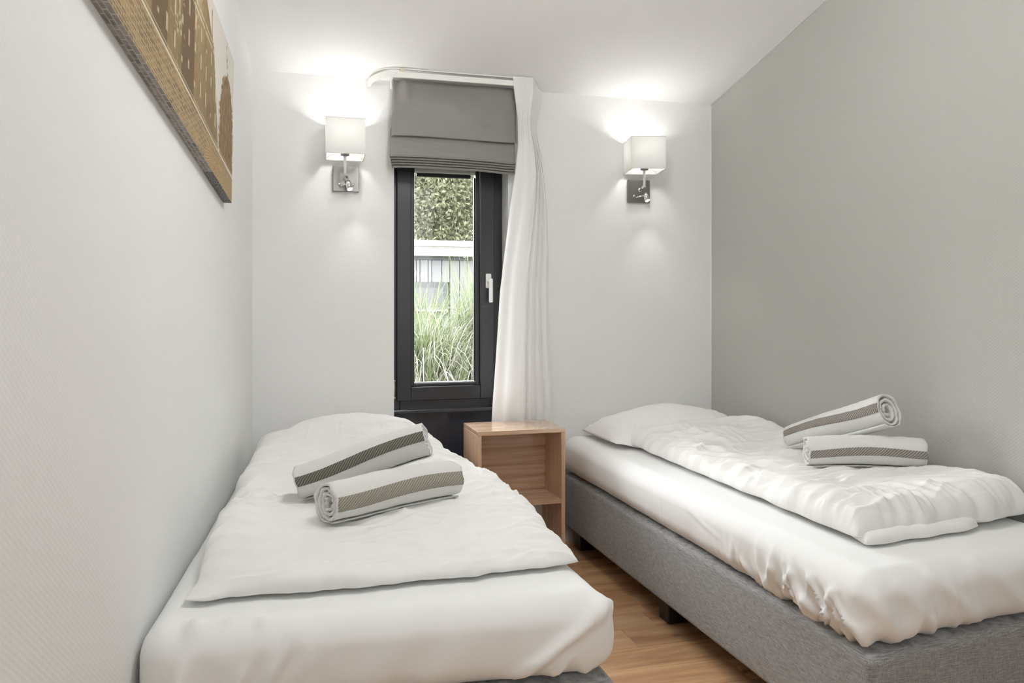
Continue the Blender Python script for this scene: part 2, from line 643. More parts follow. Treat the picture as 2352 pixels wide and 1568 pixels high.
def puff(name, corners, T, r, base, mat, parent=None, nu=150, nv=190, extra=None, wob=None, under=0.004, power=0.5, rv=None):
    """a filled cloth bag: a top sheet and an under sheet meeting along the rim.
    corners p00 (u0,v0) p10 (u1,v0) p11 p01; T(u,v) fill height; base(x,y) what it lies on"""
    def dense(n):
        t = np.linspace(-1, 1, n)
        return (np.sin(t * PI / 2) * 0.55 + t * 0.45 + 1) / 2
    u, v = np.meshgrid(dense(nu), dense(nv), indexing='ij')
    c = [np.array(q, float) for q in corners]
    W = [(1 - u) * (1 - v), u * (1 - v), u * v, (1 - u) * v]
    x = sum(w * q[0] for w, q in zip(W, c))
    y = sum(w * q[1] for w, q in zip(W, c))
    if wob:
        dx, dy = wob(u, v, x, y)
        x, y = x + dx, y + dy
    lu = math.hypot(*(c[1] - c[0])[:2])
    lv = math.hypot(*(c[3] - c[0])[:2])
    du = np.minimum(u, 1 - u) * lu
    dv = np.minimum(v, 1 - v) * lv
    eu = np.clip(1 - np.clip(1 - du / r, 0, 1) ** 2, 0, 1) ** power
    ev = np.clip(1 - np.clip(1 - dv / (rv or r), 0, 1) ** 2, 0, 1) ** power
    e = eu * ev
    b = base(x, y)
    rim = (T(u, v) if callable(T) else T) * 0.26
    h = (T(u, v) if callable(T) else T + 0 * u)
    top = b + rim * (1 - e) + h * e
    if extra:
        top = top + extra(u, v, x, y) * np.clip(e * 1.6, 0, 1)
    bot = b + rim * (1 - e) + under * e
    V = np.concatenate([np.stack([x, y, top], -1).reshape(-1, 3), np.stack([x, y, bot], -1).reshape(-1, 3)])
    n = nu * nv
    F = np.concatenate([grid_faces(nu, nv), grid_faces(nu, nv, n)[:, ::-1]])
    rimidx = np.zeros((nu, nv), bool)
    rimidx[0, :] = rimidx[-1, :] = rimidx[:, 0] = rimidx[:, -1] = True
    mp = np.arange(2 * n)
    mp[n:][rimidx.ravel()] = np.arange(n)[rimidx.ravel()]
    F = mp[F]
    keep = np.ones(2 * n, bool)
    keep[n:][rimidx.ravel()] = False
    new = np.cumsum(keep) - 1
    return mesh_np(name, V[keep], new[F], mat, parent)


# ------------------------------------------------------------------ the room shell
WB = 4.0                                     # window wall
XR = 2.285                                   # grey wall
LK = 0.0735                                  # the left wall runs slightly askew


def xl(y):
    return -0.149 - (WB - y) * LK


Y_REAR = -1.1
TOP_B = 2.364
SL = 0.229                                   # the ceiling rises away from the window


def ztop(y):
    return TOP_B + (WB - y) * SL


# floor: a slab with planks on it (planks run along x)
floor = structure(box('floor', (-0.65, Y_REAR - 0.1, -0.10), (XR + 0.1, WB + 0.12, -0.012), M['subfloor']))
PW, PL = 0.165, 1.05
pm = None
row = 0
y = Y_REAR
while y < WB:
    x = -0.55 - random.random() * PL
    while x < XR:
        a, b = max(x, -0.55), min(x + PL, XR - 0.001)
        if b - a > 0.08:
            yb = min(y + PW, WB - 0.001)
            key = (round(b - a, 3), round(yb - y, 3))
            bm = bmesh.new()
            add_box(bm, (-(b - a) / 2 + 0.0005, -(yb - y) / 2 + 0.0005, -0.012), ((b - a) / 2 - 0.0005, (yb - y) / 2 - 0.0005, 0.0), 0.0012, 1)
            bm_obj('plank', bm, M['plank'], floor, False, ((a + b) / 2, (y + yb) / 2, 0))
        x += PL
    y += PW
    row += 1


def prism(name, poly, z0, z1f, mat, kind=True):
    """vertical wall piece over a plan polygon, top following z1f(y)"""
    bm = bmesh.new()
    lo = [bm.verts.new((x, y, z0)) for x, y in poly]
    hi = [bm.verts.new((x, y, z1f(y) if callable(z1f) else z1f)) for x, y in poly]
    n = len(poly)
    bm.faces.new(lo[::-1])
    bm.faces.new(hi)
    for i in range(n):
        bm.faces.new((lo[i], lo[(i + 1) % n], hi[(i + 1) % n], hi[i]))
    o = bm_obj(name, bm, mat)
    return structure(o) if kind else o


prism('wall_left', [(xl(WB + 0.3), WB + 0.3), (xl(Y_REAR), Y_REAR), (xl(Y_REAR) - 0.15, Y_REAR), (xl(WB + 0.3) - 0.15, WB + 0.3)], -0.1, lambda y: ztop(y) + 0.02, M['wall_left'])
prism('wall_right', [(XR, Y_REAR), (XR, WB + 0.3), (XR + 0.15, WB + 0.3), (XR + 0.15, Y_REAR)], -0.1, lambda y: ztop(y) + 0.02, M['wall_grey'])
prism('wall_rear', [(-0.7, Y_REAR - 0.15), (XR + 0.15, Y_REAR - 0.15), (XR + 0.15, Y_REAR), (-0.7, Y_REAR)], -0.1, lambda y: ztop(y) + 0.02, M['wall_white'])

# window wall with a slot from floor to lintel
OX0, OX1, OZ1 = 0.521, 1.110, 2.16
WT = 0.26
bm = bmesh.new()
add_box(bm, (xl(WB) - 0.12, WB, -0.1), (OX0, WB + WT, TOP_B + 0.02))
add_box(bm, (OX1, WB, -0.1), (XR + 0.1, WB + WT, TOP_B + 0.02))
add_box(bm, (OX0, WB, OZ1), (OX1, WB + WT, TOP_B + 0.02))
structure(bm_obj('wall_back', bm, M['wall_white']))

# sloped ceiling
bm = bmesh.new()
ya, yb = Y_REAR - 0.15, WB + WT
lo = [bm.verts.new(p) for p in ((-0.72, ya, ztop(ya)), (XR + 0.15, ya, ztop(ya)), (XR + 0.15, yb, ztop(yb)), (-0.72, yb, ztop(yb)))]
hi = [bm.verts.new(v.co + Vector((0, 0, 0.12))) for v in lo]
bm.faces.new(lo)
bm.faces.new(hi)
for i in range(4):
    bm.faces.new((lo[i], lo[(i + 1) % 4], hi[(i + 1) % 4], hi[i]))
structure(bm_obj('ceiling', bm, M['ceiling']))

# white paint line between ceiling and grey wall, and in the corner
bm = bmesh.new()
add_tube(bm, [(XR - 0.001, Y_REAR + 0.05, ztop(Y_REAR + 0.05) - 0.002), (XR - 0.001, WB - 0.001, ztop(WB) - 0.002)], 0.0045, 6)
structure(bm_obj('trim_1', bm, M['trim'], smooth=True), 'white caulk line where the ceiling meets the grey wall')
bm = bmesh.new()
add_tube(bm, [(XR - 0.001, WB - 0.0005, 0.0), (XR - 0.001, WB - 0.0005, TOP_B)], 0.0035, 6)
structure(bm_obj('trim_2', bm, M['trim'], smooth=True), 'white edge of wallpaper in the right corner')

bm = bmesh.new()
add_box(bm, (OX1 + 0.005, WB - 0.014, 0.0), (XR - 0.006, WB - 0.0005, 0.085), 0.003, 2)
structure(bm_obj('baseboard_back', bm, M['trim']))
bm = bmesh.new()
add_box(bm, (xl(WB) + 0.004, WB - 0.014, 0.0), (OX0 - 0.005, WB - 0.0005, 0.085), 0.003, 2)
structure(bm_obj('baseboard_back', bm, M['trim']))

# ------------------------------------------------------------------ the window
win = structure(empty('window_1', (0.815, WB + 0.12, 0)))


def wbox(name, lo, hi, mat, parent=None, bevel=0.003):
    """box given in world metres, parented to the window"""
    o = box(name, lo, hi, mat, None, bevel)
    o.parent = parent or win
    o.matrix_parent_inverse = (parent or win).matrix_basis.inverted() if (parent is None) else Matrix()
    return o


bpy.context.view_layer.update()
YF = WB + 0.12                                # front of the outer frame
wbox('frame_stile', (OX0 - 0.0, YF, -0.011), (0.566, YF + 0.09, OZ1), M['black'])
wbox('frame_stile', (1.045, YF, -0.011), (OX1, YF + 0.09, OZ1), M['black'])
wbox('frame_head', (0.566, YF + 0.002, 2.06), (1.045, YF + 0.09, OZ1), M['black'])
wbox('frame_bottom_rail', (0.566, YF - 0.002, 0.70), (1.045, YF + 0.09, 0.765), M['black'])
wbox('sill_ledge', (OX0 + 0.002, YF - 0.075, 0.698), (OX1 - 0.002, YF + 0.012, 0.719), M['panel'], None, 0.005)
wbox('lower_panel', (OX0 + 0.002, YF - 0.03, -0.011), (OX1 - 0.002, YF + 0.02, 0.698), M['panel'], None, 0.004)
YS = WB + 0.095                               # front of the sash
wbox('sash_stile', (0.549, YS, 0.759), (0.6205, YS + 0.06, 2.05), M['black'])
wbox('sash_stile', (0.986, YS, 0.759), (1.060, YS + 0.06, 2.05), M['black'])
wbox('sash_bottom_rail', (0.6215, YS + 0.001, 0.759), (0.985, YS + 0.06, 0.829), M['black'])
wbox('sash_top_rail', (0.6215, YS + 0.001, 1.975), (0.985, YS + 0.06, 2.05), M['black'])
YB = YS + 0.022
wbox('glazing_bead', (0.6215, YB, 0.829), (0.641, YB + 0.028, 1.975), M['black'])
wbox('glazing_bead', (0.9645, YB, 0.829), (0.985, YB + 0.028, 1.975), M['black'])
wbox('glazing_bead', (0.641, YB, 0.829), (0.9645, YB + 0.028, 0.845), M['black'])
wbox('gasket', (0.641, YB + 0.008, 0.845), (0.9645, YB + 0.03, 0.850), M['alu'], None, 0.001)
wbox('gasket', (0.9575, YB + 0.010, 0.850), (0.9645, YB + 0.03, 1.92), M['gasket'], None, 0.001)
wbox('roller_screen_case', (0.641, YB - 0.006, 1.932), (0.9645, YB + 0.02, 1.975), M['alu'], None, 0.004)
wbox('roller_screen_bar', (0.652, YB - 0.002, 1.913), (0.940, YB + 0.016, 1.931), M['gasket'], None, 0.004)
g = wbox('pane', (0.641, YB + 0.018, 0.845), (0.9645, YB + 0.024, 1.932), M['glass'], None, 0.0)
hnd = wbox('handle', (1.012, YS - 0.012, 1.338), (1.043, YS + 0.0, 1.414), M['handle'], None, 0.005)
bm = bmesh.new()
add_tube(bm, [(1.028, YS - 0.008, 1.372), (1.031, YS - 0.045, 1.372)], 0.011, 12)
add_box(bm, (1.021, YS - 0.052, 1.262), (1.041, YS - 0.036, 1.388), 0.006, 3)
lv = bm_obj('lever', bm, M['handle'])
lv.parent = hnd
lv.matrix_parent_inverse = win.matrix_basis.inverted() @ Matrix()
lv.matrix_parent_inverse = hnd.matrix_world.inverted() if False else Matrix()
bm = bmesh.new()
add_tube(bm, [(0.534, YF - 0.012, 0.775), (0.534, YF - 0.012, 0.862)], 0.007, 10)
for zz in (0.775, 0.862):
    add_tube(bm, [(0.534, YF - 0.012, zz - 0.004), (0.534, YF - 0.012, zz + 0.004)], 0.010, 10)
hg = bm_obj('hinge', bm, M['alu'], None, True)
hg.parent = win
hg.matrix_parent_inverse = win.matrix_basis.inverted()
bm = bmesh.new()
add_box(bm, (OX0 - 0.002, YF + 0.09, -0.1), (OX0 + 0.001, WB + WT, OZ1))
bm.free()

# ------------------------------------------------------------------ roman blind
bl = empty('roman_blind', (0.815, 3.94, 2.0))
bpy.context.view_layer.update()


def child(o, parent):
    o.parent = parent
    o.matrix_parent_inverse = parent.matrix_basis.inverted()
    return o


def blind_sheet(name, zt, zb, x0t, x1t, x0b, x1b, yfun, nx=70, nz=50, sagb=None, thick=0.004):
    s, t = np.meshgrid(np.linspace(0, 1, nx), np.linspace(0, 1, nz), indexing='ij')
    zz = zt + (zb - zt) * t
    if sagb:
        zz = zz + sagb(s) * t
    xx = (x0t + (x0b - x0t) * t) * (1 - s) + (x1t + (x1b - x1t) * t) * s
    yy = yfun(s, t)
    V = np.concatenate([np.stack([xx, yy, zz], -1).reshape(-1, 3), np.stack([xx, yy + thick, zz], -1).reshape(-1, 3)])
    n = nx * nz
    F = [grid_faces(nx, nz), grid_faces(nx, nz, n)[:, ::-1]]
    e = np.arange(n).reshape(nx, nz)
    for line in (e[0, :], e[-1, ::-1], e[::-1, 0], e[:, -1]):
        F.append(np.stack([line[:-1], line[1:], line[1:] + n, line[:-1] + n], 1))
    return child(mesh_np(name, V, np.concatenate(F), M['blind']), bl)


def y_upper(s, t):
    y = 3.935 - 0.018 * np.sin(PI * np.clip(t, 0, 1)) * np.sin(PI * s) ** 0.6
    y = y - 0.016 * t ** 3
    k = np.exp(-((s - 0.10 - 0.04 * t) / 0.035) ** 2) * np.exp(-((t - 0.12) / 0.28) ** 2)
    y = y - 0.014 * k + 0.012 * np.exp(-((s - 0.045) / 0.03) ** 2) * np.exp(-((t - 0.1) / 0.3) ** 2)
    y = y + 0.004 * fbm(s * 3.1, t * 2.2, 3, 3)
    return y


sag = lambda s: 0.010 * np.sin(PI * s) ** 0.5 * (1 - 1.3 * s) - 0.004
blind_sheet('upper_fold', 2.352, 2.077, 0.508, 1.134, 0.497, 1.131, y_upper, sagb=sag)


def y_lower(s, t):
    return 3.948 - 0.020 * t + 0.003 * fbm(s * 3, t * 2, 9, 3) - 0.006 * np.sin(PI * s)


blind_sheet('lower_fold', 2.115, 1.978, 0.497, 1.130, 0.493, 1.127, y_lower, sagb=lambda s: sag(s) * 0.6)
for i in range(5):
    z1 = 1.986 - i * 0.0125
    s = np.linspace(0, 1, 60)
    zz = z1 + 0.6 * sag(s) + 0.0015 * noise2(s * 6 + i * 3.3, s * 0 + i, 20) - 0.006 * np.exp(-((s - 1.0) / 0.2) ** 2)
    x0, x1 = 0.494 + 0.0022 * i, 1.126 - 0.001 * i
    prof = [(0.006, 0.002), (-0.004, -0.001), (-0.011, -0.006), (-0.020, -0.0110), (-0.0195, -0.0135), (0.012, -0.0125), (0.018, 0.0)]
    V = np.array([[x0 + (x1 - x0) * a, 3.930 + py + 0.0035 * i * 0 - 0.006 * math.sin(PI * a), b + pz] for a, b in zip(s, zz) for py, pz in prof])
    npf = len(prof)
    F = []
    for a in range(len(s) - 1):
        for b in range(npf):
            F.append((a * npf + b, (a + 1) * npf + b, (a + 1) * npf + (b + 1) % npf, a * npf + (b + 1) % npf))
    o = child(mesh_np('pleat', V, F, M['blind'], None, False), bl)
bm = bmesh.new()
add_box(bm, (0.500, 3.955, 2.318), (1.12, 3.995, 2.356), 0.003, 1)
child(bm_obj('head_rail', bm, M['rail']), bl)
tag(bl, 'grey satin roman blind drawn up in folds above the dark window', 'blind')

# ------------------------------------------------------------------ curtain rail on the ceiling, curving back at both ends
rail = empty('curtain_rail', (0.75, 3.88, 2.38))
bpy.context.view_layer.update()


def rail_path(off=0.0):
    pts = []
    for k in range(0, 13):
        a = PI / 2 * k / 12
        pts.append((0.520 - (0.125) * math.cos(a), 3.985 - (0.115 - off) * math.sin(a)))
    pts += [(x, 3.87 + off) for x in np.linspace(0.56, 1.12, 12)]
    for k in range(1, 13):
        a = PI / 2 * k / 12
        pts.append((1.14 + 0.08 * math.sin(a), 3.985 - (0.115 - off) * math.cos(a)))
    return pts


def sweep(name, path, z_of, w, h, mat, parent):
    bm = bmesh.new()
    rings = []
    for i, (x, y_) in enumerate(path):
        a, b = path[max(i - 1, 0)], path[min(i + 1, len(path) - 1)]
        t = Vector((b[0] - a[0], b[1] - a[1], 0)).normalized()
        n = Vector((-t.y, t.x, 0))
        z = z_of(x, y_)
        p = Vector((x, y_, z))
        rings.append([bm.verts.new(p + n * sx * w / 2 + Vector((0, 0, sz * h / 2))) for sx, sz in ((-1, -1), (1, -1), (1, 1), (-1, 1))])
    for a, b in zip(rings[:-1], rings[1:]):
        for k in range(4):
            bm.faces.new((a[k], b[k], b[(k + 1) % 4], a[(k + 1) % 4]))
    bm.faces.new(rings[0])
    bm.faces.new(rings[-1][::-1])
    return child(bm_obj(name, bm, mat), parent)


zr = lambda x, y_: ztop(3.87) - 0.040
sweep('track', rail_path(), lambda x, y_: ztop(y_) - 0.034, 0.014, 0.026, M['rail'], rail)
sweep('ceiling_strip', rail_path(0.004), lambda x, y_: ztop(y_) - 0.0035, 0.012, 0.006, M['rail'], rail)
for x in (0.545, 1.125):
    bm = bmesh.new()
    add_box(bm, (x - 0.014, 3.862, ztop(3.87) - 0.022), (x + 0.014, 3.878, ztop(3.87) - 0.004), 0.002, 1)
    child(bm_obj('ceiling_bracket', bm, M['bracket']), rail)
tag(rail, 'white curved curtain rail fixed to the ceiling above the window', 'curtain rail')

# ------------------------------------------------------------------ sheer curtain
vs = [170, 205, 270, 340, 400, 480, 600, 700, 850, 968, 1120]
ul = [1174, 1177, 1185, 1187, 1182, 1172, 1160, 1150, 1142, 1134, 1126]
ur = [1244, 1243, 1231, 1239, 1245, 1250, 1255, 1256, 1260, 1266, 1270]
YC = 3.895
nz_, ns_ = 140, 220
tt = np.linspace(0, 1, nz_)
vv = 170 + (1330 - 170) * tt
L = np.interp(vv, vs, ul)
R = np.interp(vv, vs, ur)
zz = np.array([at(1200, v, YC).z for v in vv])
zz = 2.392 + (zz - zz[0]) * (2.392 - 0.03) / (zz[0] - zz[-1])
XL = np.array([at(u, 500, 3.885).x for u in L])
XRr = np.array([at(u, 500, 3.965).x for u in R])
s = np.linspace(0, 1, ns_)
S, T_ = np.meshgrid(s, tt, indexing='xy')
XLg, XRg, Zg = XL[:, None], XRr[:, None], zz[:, None]
# a flat leading panel at the left that twists into a fold lower down, then the gathered bulk running back to the wall
fold_pos = np.interp(tt, [0, 0.04, 0.10, 0.20, 0.28, 0.40, 1], [0.56, 0.54, 0.46, 0.60, 0.52, 0.40, 0.36])[:, None]
SF = 0.40
ws = np.where(S < SF, S / SF * fold_pos, fold_pos + (S - SF) / (1 - SF) * (1 - fold_pos))
X = XLg + (XRg - XLg) * ws
g = smooth(0.0, 0.30, T_)
back = smooth(SF, SF + 0.06, S)
ph = 2 * PI * (7.0 * (S - SF) / (1 - SF) * (1 - 0.45 * g) + 0.25 * noise2(T_ * 1.6, S * 2.0, 5))
Y = 3.852 + 0.040 * smooth(0.05, 0.6, T_)
Y = Y + back * (0.012 + 0.110 * ((S - SF) / (1 - SF)).clip(0, 1) * (1 - 0.55 * g))
Y = Y - back * (0.010 + 0.014 * g) * (2 * np.abs(np.sin(ph / 2)) ** 0.6 - 1) * (0.6 + 0.4 * noise2(S * 9, T_ * 0.7, 7))
X = X + 0.004 * np.cos(ph) * back * (1 - g * 0.5)
# the pinch pleat near the top of the leading panel, and long soft folds below it
pin = np.exp(-((T_ - 0.10) / 0.035) ** 2) * (1 - back)
Y = Y + 0.010 * pin * np.sin(2 * PI * 2.5 * S / SF) + 0.004 * (1 - back) * np.sin(2 * PI * 1.5 * S / SF + 0.6) * (1 - pin)
Y = Y + (1 - back) * 0.012 * g * np.sin(2 * PI * (0.9 * S / SF + 0.35 * T_) + 0.8)
Y = Y - (1 - back) * 0.016 * np.exp(-((T_ - 0.24) / 0.10) ** 2) * (S / SF)
Y = Y + 0.0025 * fbm(X * 12, Zg * 2.0 + 0 * X, 12, 3)
Y = np.clip(Y, 3.83, 3.994)
Zf = Zg + 0 * X - 0.035 * smooth(0.42, 0.98, S) * (1 - smooth(0.0, 0.25, T_))
V = np.stack([X, Y, Zf], -1).reshape(-1, 3)
cur = mesh_np('curtain', V, grid_faces(nz_, ns_), M['sheer'])
tag(cur, 'white sheer curtain gathered at the right of the dark window', 'curtain')


# ------------------------------------------------------------------ wall lamps
def wall_lamp(x, xs, ys, rot, label, spot_dx):
    t = empty('wall_lamp', (x, WB, 1.862))
    o = lambda p: (p[0] - x, p[1] - WB, p[2] - 1.862)
    box('back_plate', o((x - 0.0625, WB - 0.022, 1.802)), o((x + 0.0625, WB - 0.0005, 1.924)), M['steel'], t, 0.0015, 1)
    zc = 1.880
    tube('arm', [o((x, WB - 0.02, zc - 0.012)), o((x, WB - 0.045, zc - 0.010)), o((xs, ys, zc))], 0.006, M['chrome'], t)
    tube('collar', [o((x, WB - 0.030, zc - 0.012)), o((x, WB - 0.021, zc - 0.012))], 0.011, M['chrome'], t)
    tube('stem', [o((xs, ys, zc - 0.012)), o((xs, ys, 1.972))], 0.0065, M['rail'], t)
    so = tube('socket', [o((xs, ys, 1.966)), o((xs, ys, 2.030))], 0.020, M['porcelain'], t, 20)
    tube('socket_ring', [o((xs, ys, 1.958)), o((xs, ys, 1.966))], 0.0205, M['steel'], so, 20)
    b = bmesh.new()
    bmesh.ops.create_uvsphere(b, u_segments=16, v_segments=10, radius=0.017, matrix=Matrix.Translation(o((xs, ys, 2.050))))
    bm_obj('bulb', b, M['bulb'], so, True)
    # shade: four thin panels, open above and below
    z0, z1, w, d, th = 1.950, 2.115, 0.178, 0.20, 0.0025
    b = bmesh.new()
    c, sn = math.cos(rot), math.sin(rot)

    def P(a, e, z):
        return Vector((xs - x + a * c - e * sn, ys - WB + a * sn + e * c, z - 1.862))
    out = [(-w / 2, -d / 2), (w / 2, -d / 2), (w / 2, d / 2), (-w / 2, d / 2)]
    inn = [(q[0] * (1 - 2 * th / w), q[1] * (1 - 2 * th / d)) for q in out]
    vo = [[b.verts.new(P(*q, z)) for q in out] for z in (z0, z1)]
    vi = [[b.verts.new(P(*q, z)) for q in inn] for z in (z0, z1)]
    for i in range(4):
        j = (i + 1) % 4
        b.faces.new((vo[0][i], vo[0][j], vo[1][j], vo[1][i]))
        b.faces.new((vi[0][j], vi[0][i], vi[1][i], vi[1][j]))
        b.faces.new((vo[1][i], vo[1][j], vi[1][j], vi[1][i]))
        b.faces.new((vo[0][j], vo[0][i], vi[0][i], vi[0][j]))
    sh = bm_obj('shade', b, M['shade'], t)
    for z in (z0, z1):
        b = bmesh.new()
        e = 0.0012
        for i in range(4):
            j = (i + 1) % 4
            add_tube(b, [P(out[i][0] * 1.004, out[i][1] * 1.004, z), P(out[j][0] * 1.004, out[j][1] * 1.004, z)], e, 5)
        bm_obj('hem', b, M['hem'], sh)
    b = bmesh.new()
    for q in inn:
        add_tube(b, [P(0, 0, 1.985), P(q[0], q[1], 1.962)], 0.0009, 5)
    bm_obj('spider_wire', b, M['hem'], sh)
    # small reading spot on a bent arm
    sx = x + spot_dx
    tube('spot_arm', [o((x - 0.028, WB - 0.02, 1.828)), o((x - 0.026, WB - 0.045, 1.826)), o((sx, WB - 0.062, 1.838))], 0.0035, M['chrome'], t)
    sp = tube('reading_spot', [o((sx - 0.004, WB - 0.058, 1.846)), o((sx + 0.006, WB - 0.072, 1.808))], 0.0145, M['chrome'], t, 18)
    tube('spot_lens', [o((sx + 0.0060, WB - 0.0720, 1.8080)), o((sx + 0.0066, WB - 0.0728, 1.8060))], 0.0118, M['lens'], sp, 18)
    for dx in (-0.033, 0.033):
        tube('switch_button', [o((x + dx, WB - 0.030, 1.836)), o((x + dx, WB - 0.021, 1.836))], 0.006, M['chrome'], t, 12)
    tag(t, label, 'lamp', 'wall lamps beside the window')
    lamp('lamp_bulb_light', 'POINT', (xs, ys, 2.052), 2.6, (1.0, 0.985, 0.96), shadow_soft_size=0.028)
    lamp('reading_light', 'SPOT', (sx + 0.008, WB - 0.076, 1.800), 1.6, (1.0, 0.95, 0.87), (math.radians(-12), math.radians(-8), 0), spot_size=1.5, spot_blend=0.8, shadow_soft_size=0.01)
    return t


M['bulb'] = emissive('lit_bulb', (1.0, 0.93, 0.82), 3.0)
wall_lamp(0.2855, 0.273, 3.875, math.radians(-2), 'lit wall lamp with white box shade left of the window', 0.008)
wall_lamp(1.8385, 1.815, 3.865, math.radians(-12), 'lit wall lamp with white box shade near the grey wall, right of the curtain', 0.018)

# ------------------------------------------------------------------ nightstand
ns = empty('nightstand', (1.052, 3.715, 0))
NX0, NX1, NY0, NY1, NH, TH = 0.845, 1.268, 3.565, 3.866, 0.670, 0.019
q = lambda p: (p[0] - 1.052, p[1] - 3.715, p[2])


def nbox(name, lo, hi, mat):
    return box(name, q(lo), q(hi), mat, ns, 0.0008, 1)


nbox('top', (NX0, NY0, NH - TH), (NX1, NY1, NH), M['beech_x'])
nbox('side_panel', (NX0, NY0 + 0.001, 0.0), (NX0 + TH, NY1, NH - TH - 0.0004), M['beech_z'])
nbox('side_panel', (NX1 - TH, NY0 + 0.001, 0.0), (NX1, NY1, NH - TH - 0.0004), M['beech_z'])
nbox('shelf', (NX0 + TH, NY0 + 0.002, 0.318), (NX1 - TH, NY1 - 0.02, 0.337), M['beech_x'])
nbox('back_panel', (NX0 + TH, NY1 - 0.062, 0.337), (NX1 - TH, NY1 - 0.05, NH - TH), M['beech_x'])
tag(ns, 'small open beech nightstand with one shelf between the two beds', 'nightstand')


# ------------------------------------------------------------------ beds
MT = 0.567                                   # mattress top
BT = 0.372                                   # top of the upholstered base


def bed(name_label, x0, x1, y0, y1, foot_skew, left_follow, seed, creases, wrinkles, hem):
    t = empty('bed', ((x0 + x1) / 2, (y0 + y1) / 2, 0))
    cx, cy = (x0 + x1) / 2, (y0 + y1) / 2

    def warp(V, ymid=None):
        k = (1 - smooth(y0, y1, V[:, 1]))
        V[:, 1] += foot_skew * (V[:, 0] - x0) * k
        if left_follow:
            m = np.clip((x1 - V[:, 0]) / (x1 - x0), 0, 1)
            V[:, 0] += (xl(V[:, 1]) + 0.012 - x0) * m
        return V
    # base
    V, N, F = rounded_box((x0, y0, 0.10), (x1, y1, BT), 0.022, (0.05, 0.06, 0.06))
    V = warp(V)
    V -= np.array([cx, cy, 0])
    mesh_np('bed_base', V, F, M['upholstery'], t)
    for lx in (x0 + 0.045, x1 - 0.13):
        for ly in (y0 + 0.16, cy + 0.02, y1 - 0.16):
            sk = foot_skew * (lx - x0) * (1 - float(smooth(y0, y1, np.array(ly))))
            if left_follow and lx < cx:
                lx2 = xl(ly) + 0.07
            else:
                lx2 = lx
            box('leg', (lx2 - cx, ly + sk - cy, 0.0), (lx2 + 0.085 - cx, ly + sk + 0.085 - cy, 0.105), M['black_leg'], t, 0.004, 1)
    # mattress in its fitted sheet
    V, N, F = rounded_box((x0 + 0.006, y0 + 0.02, BT + 0.004), (x1 - 0.004, y1 - 0.004, MT), (0.055, 0.055, 0.055), (0.010, 0.009, 0.007))
    P = V.copy()
    dsp = 0.0015 * fbm(P[:, 0] * 3 + P[:, 2] * 2, P[:, 1] * 3, seed, 3)
    side = 1 - np.abs(N[:, 2])
    hrel = np.clip((P[:, 2] - BT) / (MT - BT), 0, 1)
    dsp = dsp + side * 0.016 * np.sin(PI * np.clip(hrel, 0, 1)) ** 0.8
    dsp = dsp + wrinkles(P, N, side, hrel)
    for c in creases:
        dsp = dsp + seg_ridge(P, *c)
    V = V + N * dsp[:, None]
    if left_follow:
        # against the wall the sheet is pressed flat
        V[:, 0] = np.maximum(V[:, 0], x0 + 0.002)
    V[:, 0] = np.minimum(V[:, 0], XR - 0.004)
    low = side * (1 - hrel) ** 2
    V[:, 2] += low * hem(P)
    V = warp(V)
    V -= np.array([cx, cy, 0])
    mesh_np('mattress', V, F, M['sheet'], t)['label'] = 'mattress in a white fitted sheet'
    return t


# left bed
LX0, LX1, LY0, LY1 = -0.30, 0.748, 1.80, 3.985


def wr_left(P, N, side, h):
    x, y, z = P.T
    foot = np.clip(-N[:, 1], 0, 1)
    lef = smooth(0.30, -0.20, x)
    w = 0.012 * foot * lef * folds(x, z, 1.15, 0.10, 4, 31, 1.2) * (0.3 + 0.7 * (1 - h))
    w += 0.008 * foot * smooth(-0.3, 0.2, x) * smooth(0.75, 0.2, x) * (folds(x, z, 0.95, 0.16, 5, 37, 1.0) - 0.5) * (1 - h)
    rs = np.clip(N[:, 0], 0, 1)
    w += 0.006 * rs * folds(y, z, 1.3, 0.12, 4, 33, 1.2) * (1 - h)
    return w


cre_left = [
    ((0.73, 1.83, 0.545), (0.47, 1.815, 0.375), 0.015, 0.020, False),
    ((0.735, 1.86, 0.53), (0.57, 1.815, 0.375), 0.012, 0.018, False),
    ((0.74, 1.90, 0.52), (0.67, 1.82, 0.38), 0.014, 0.014, False),
    ((0.69, 1.80, 0.550), (0.645, 1.81, 0.435), 0.008, 0.013),
    ((0.06, 1.81, 0.50), (-0.02, 1.81, 0.40), 0.020, 0.006),
    ((-0.19, 1.85, 0.565), (-0.24, 1.81, 0.38), 0.014, 0.020, False),
    ((-0.12, 1.86, 0.560), (-0.19, 1.81, 0.38), 0.011, 0.012, False),
    ((-0.05, 1.85, 0.555), (-0.13, 1.81, 0.38), 0.012, 0.016, False),
    ((0.02, 1.83, 0.54), (-0.08, 1.81, 0.38), 0.010, 0.011, False),
    ((0.22, 1.81, 0.49), (0.14, 1.81, 0.39), 0.022, 0.006),
    ((0.38, 1.81, 0.50), (0.30, 1.81, 0.39), 0.026, 0.006),
]
bed_l = bed('l', LX0, LX1, LY0, LY1, -0.06, True, 3, cre_left, wr_left, lambda P: 0.006 * noise2(P[:, 0] * 18, P[:, 1] * 18, 4))
tag(bed_l, 'single bed with white sheet against the white wall, left of the nightstand', 'bed', 'single beds')

# right bed
RX0, RX1, RY0, RY1 = 1.398, 2.278, 1.672, 3.985


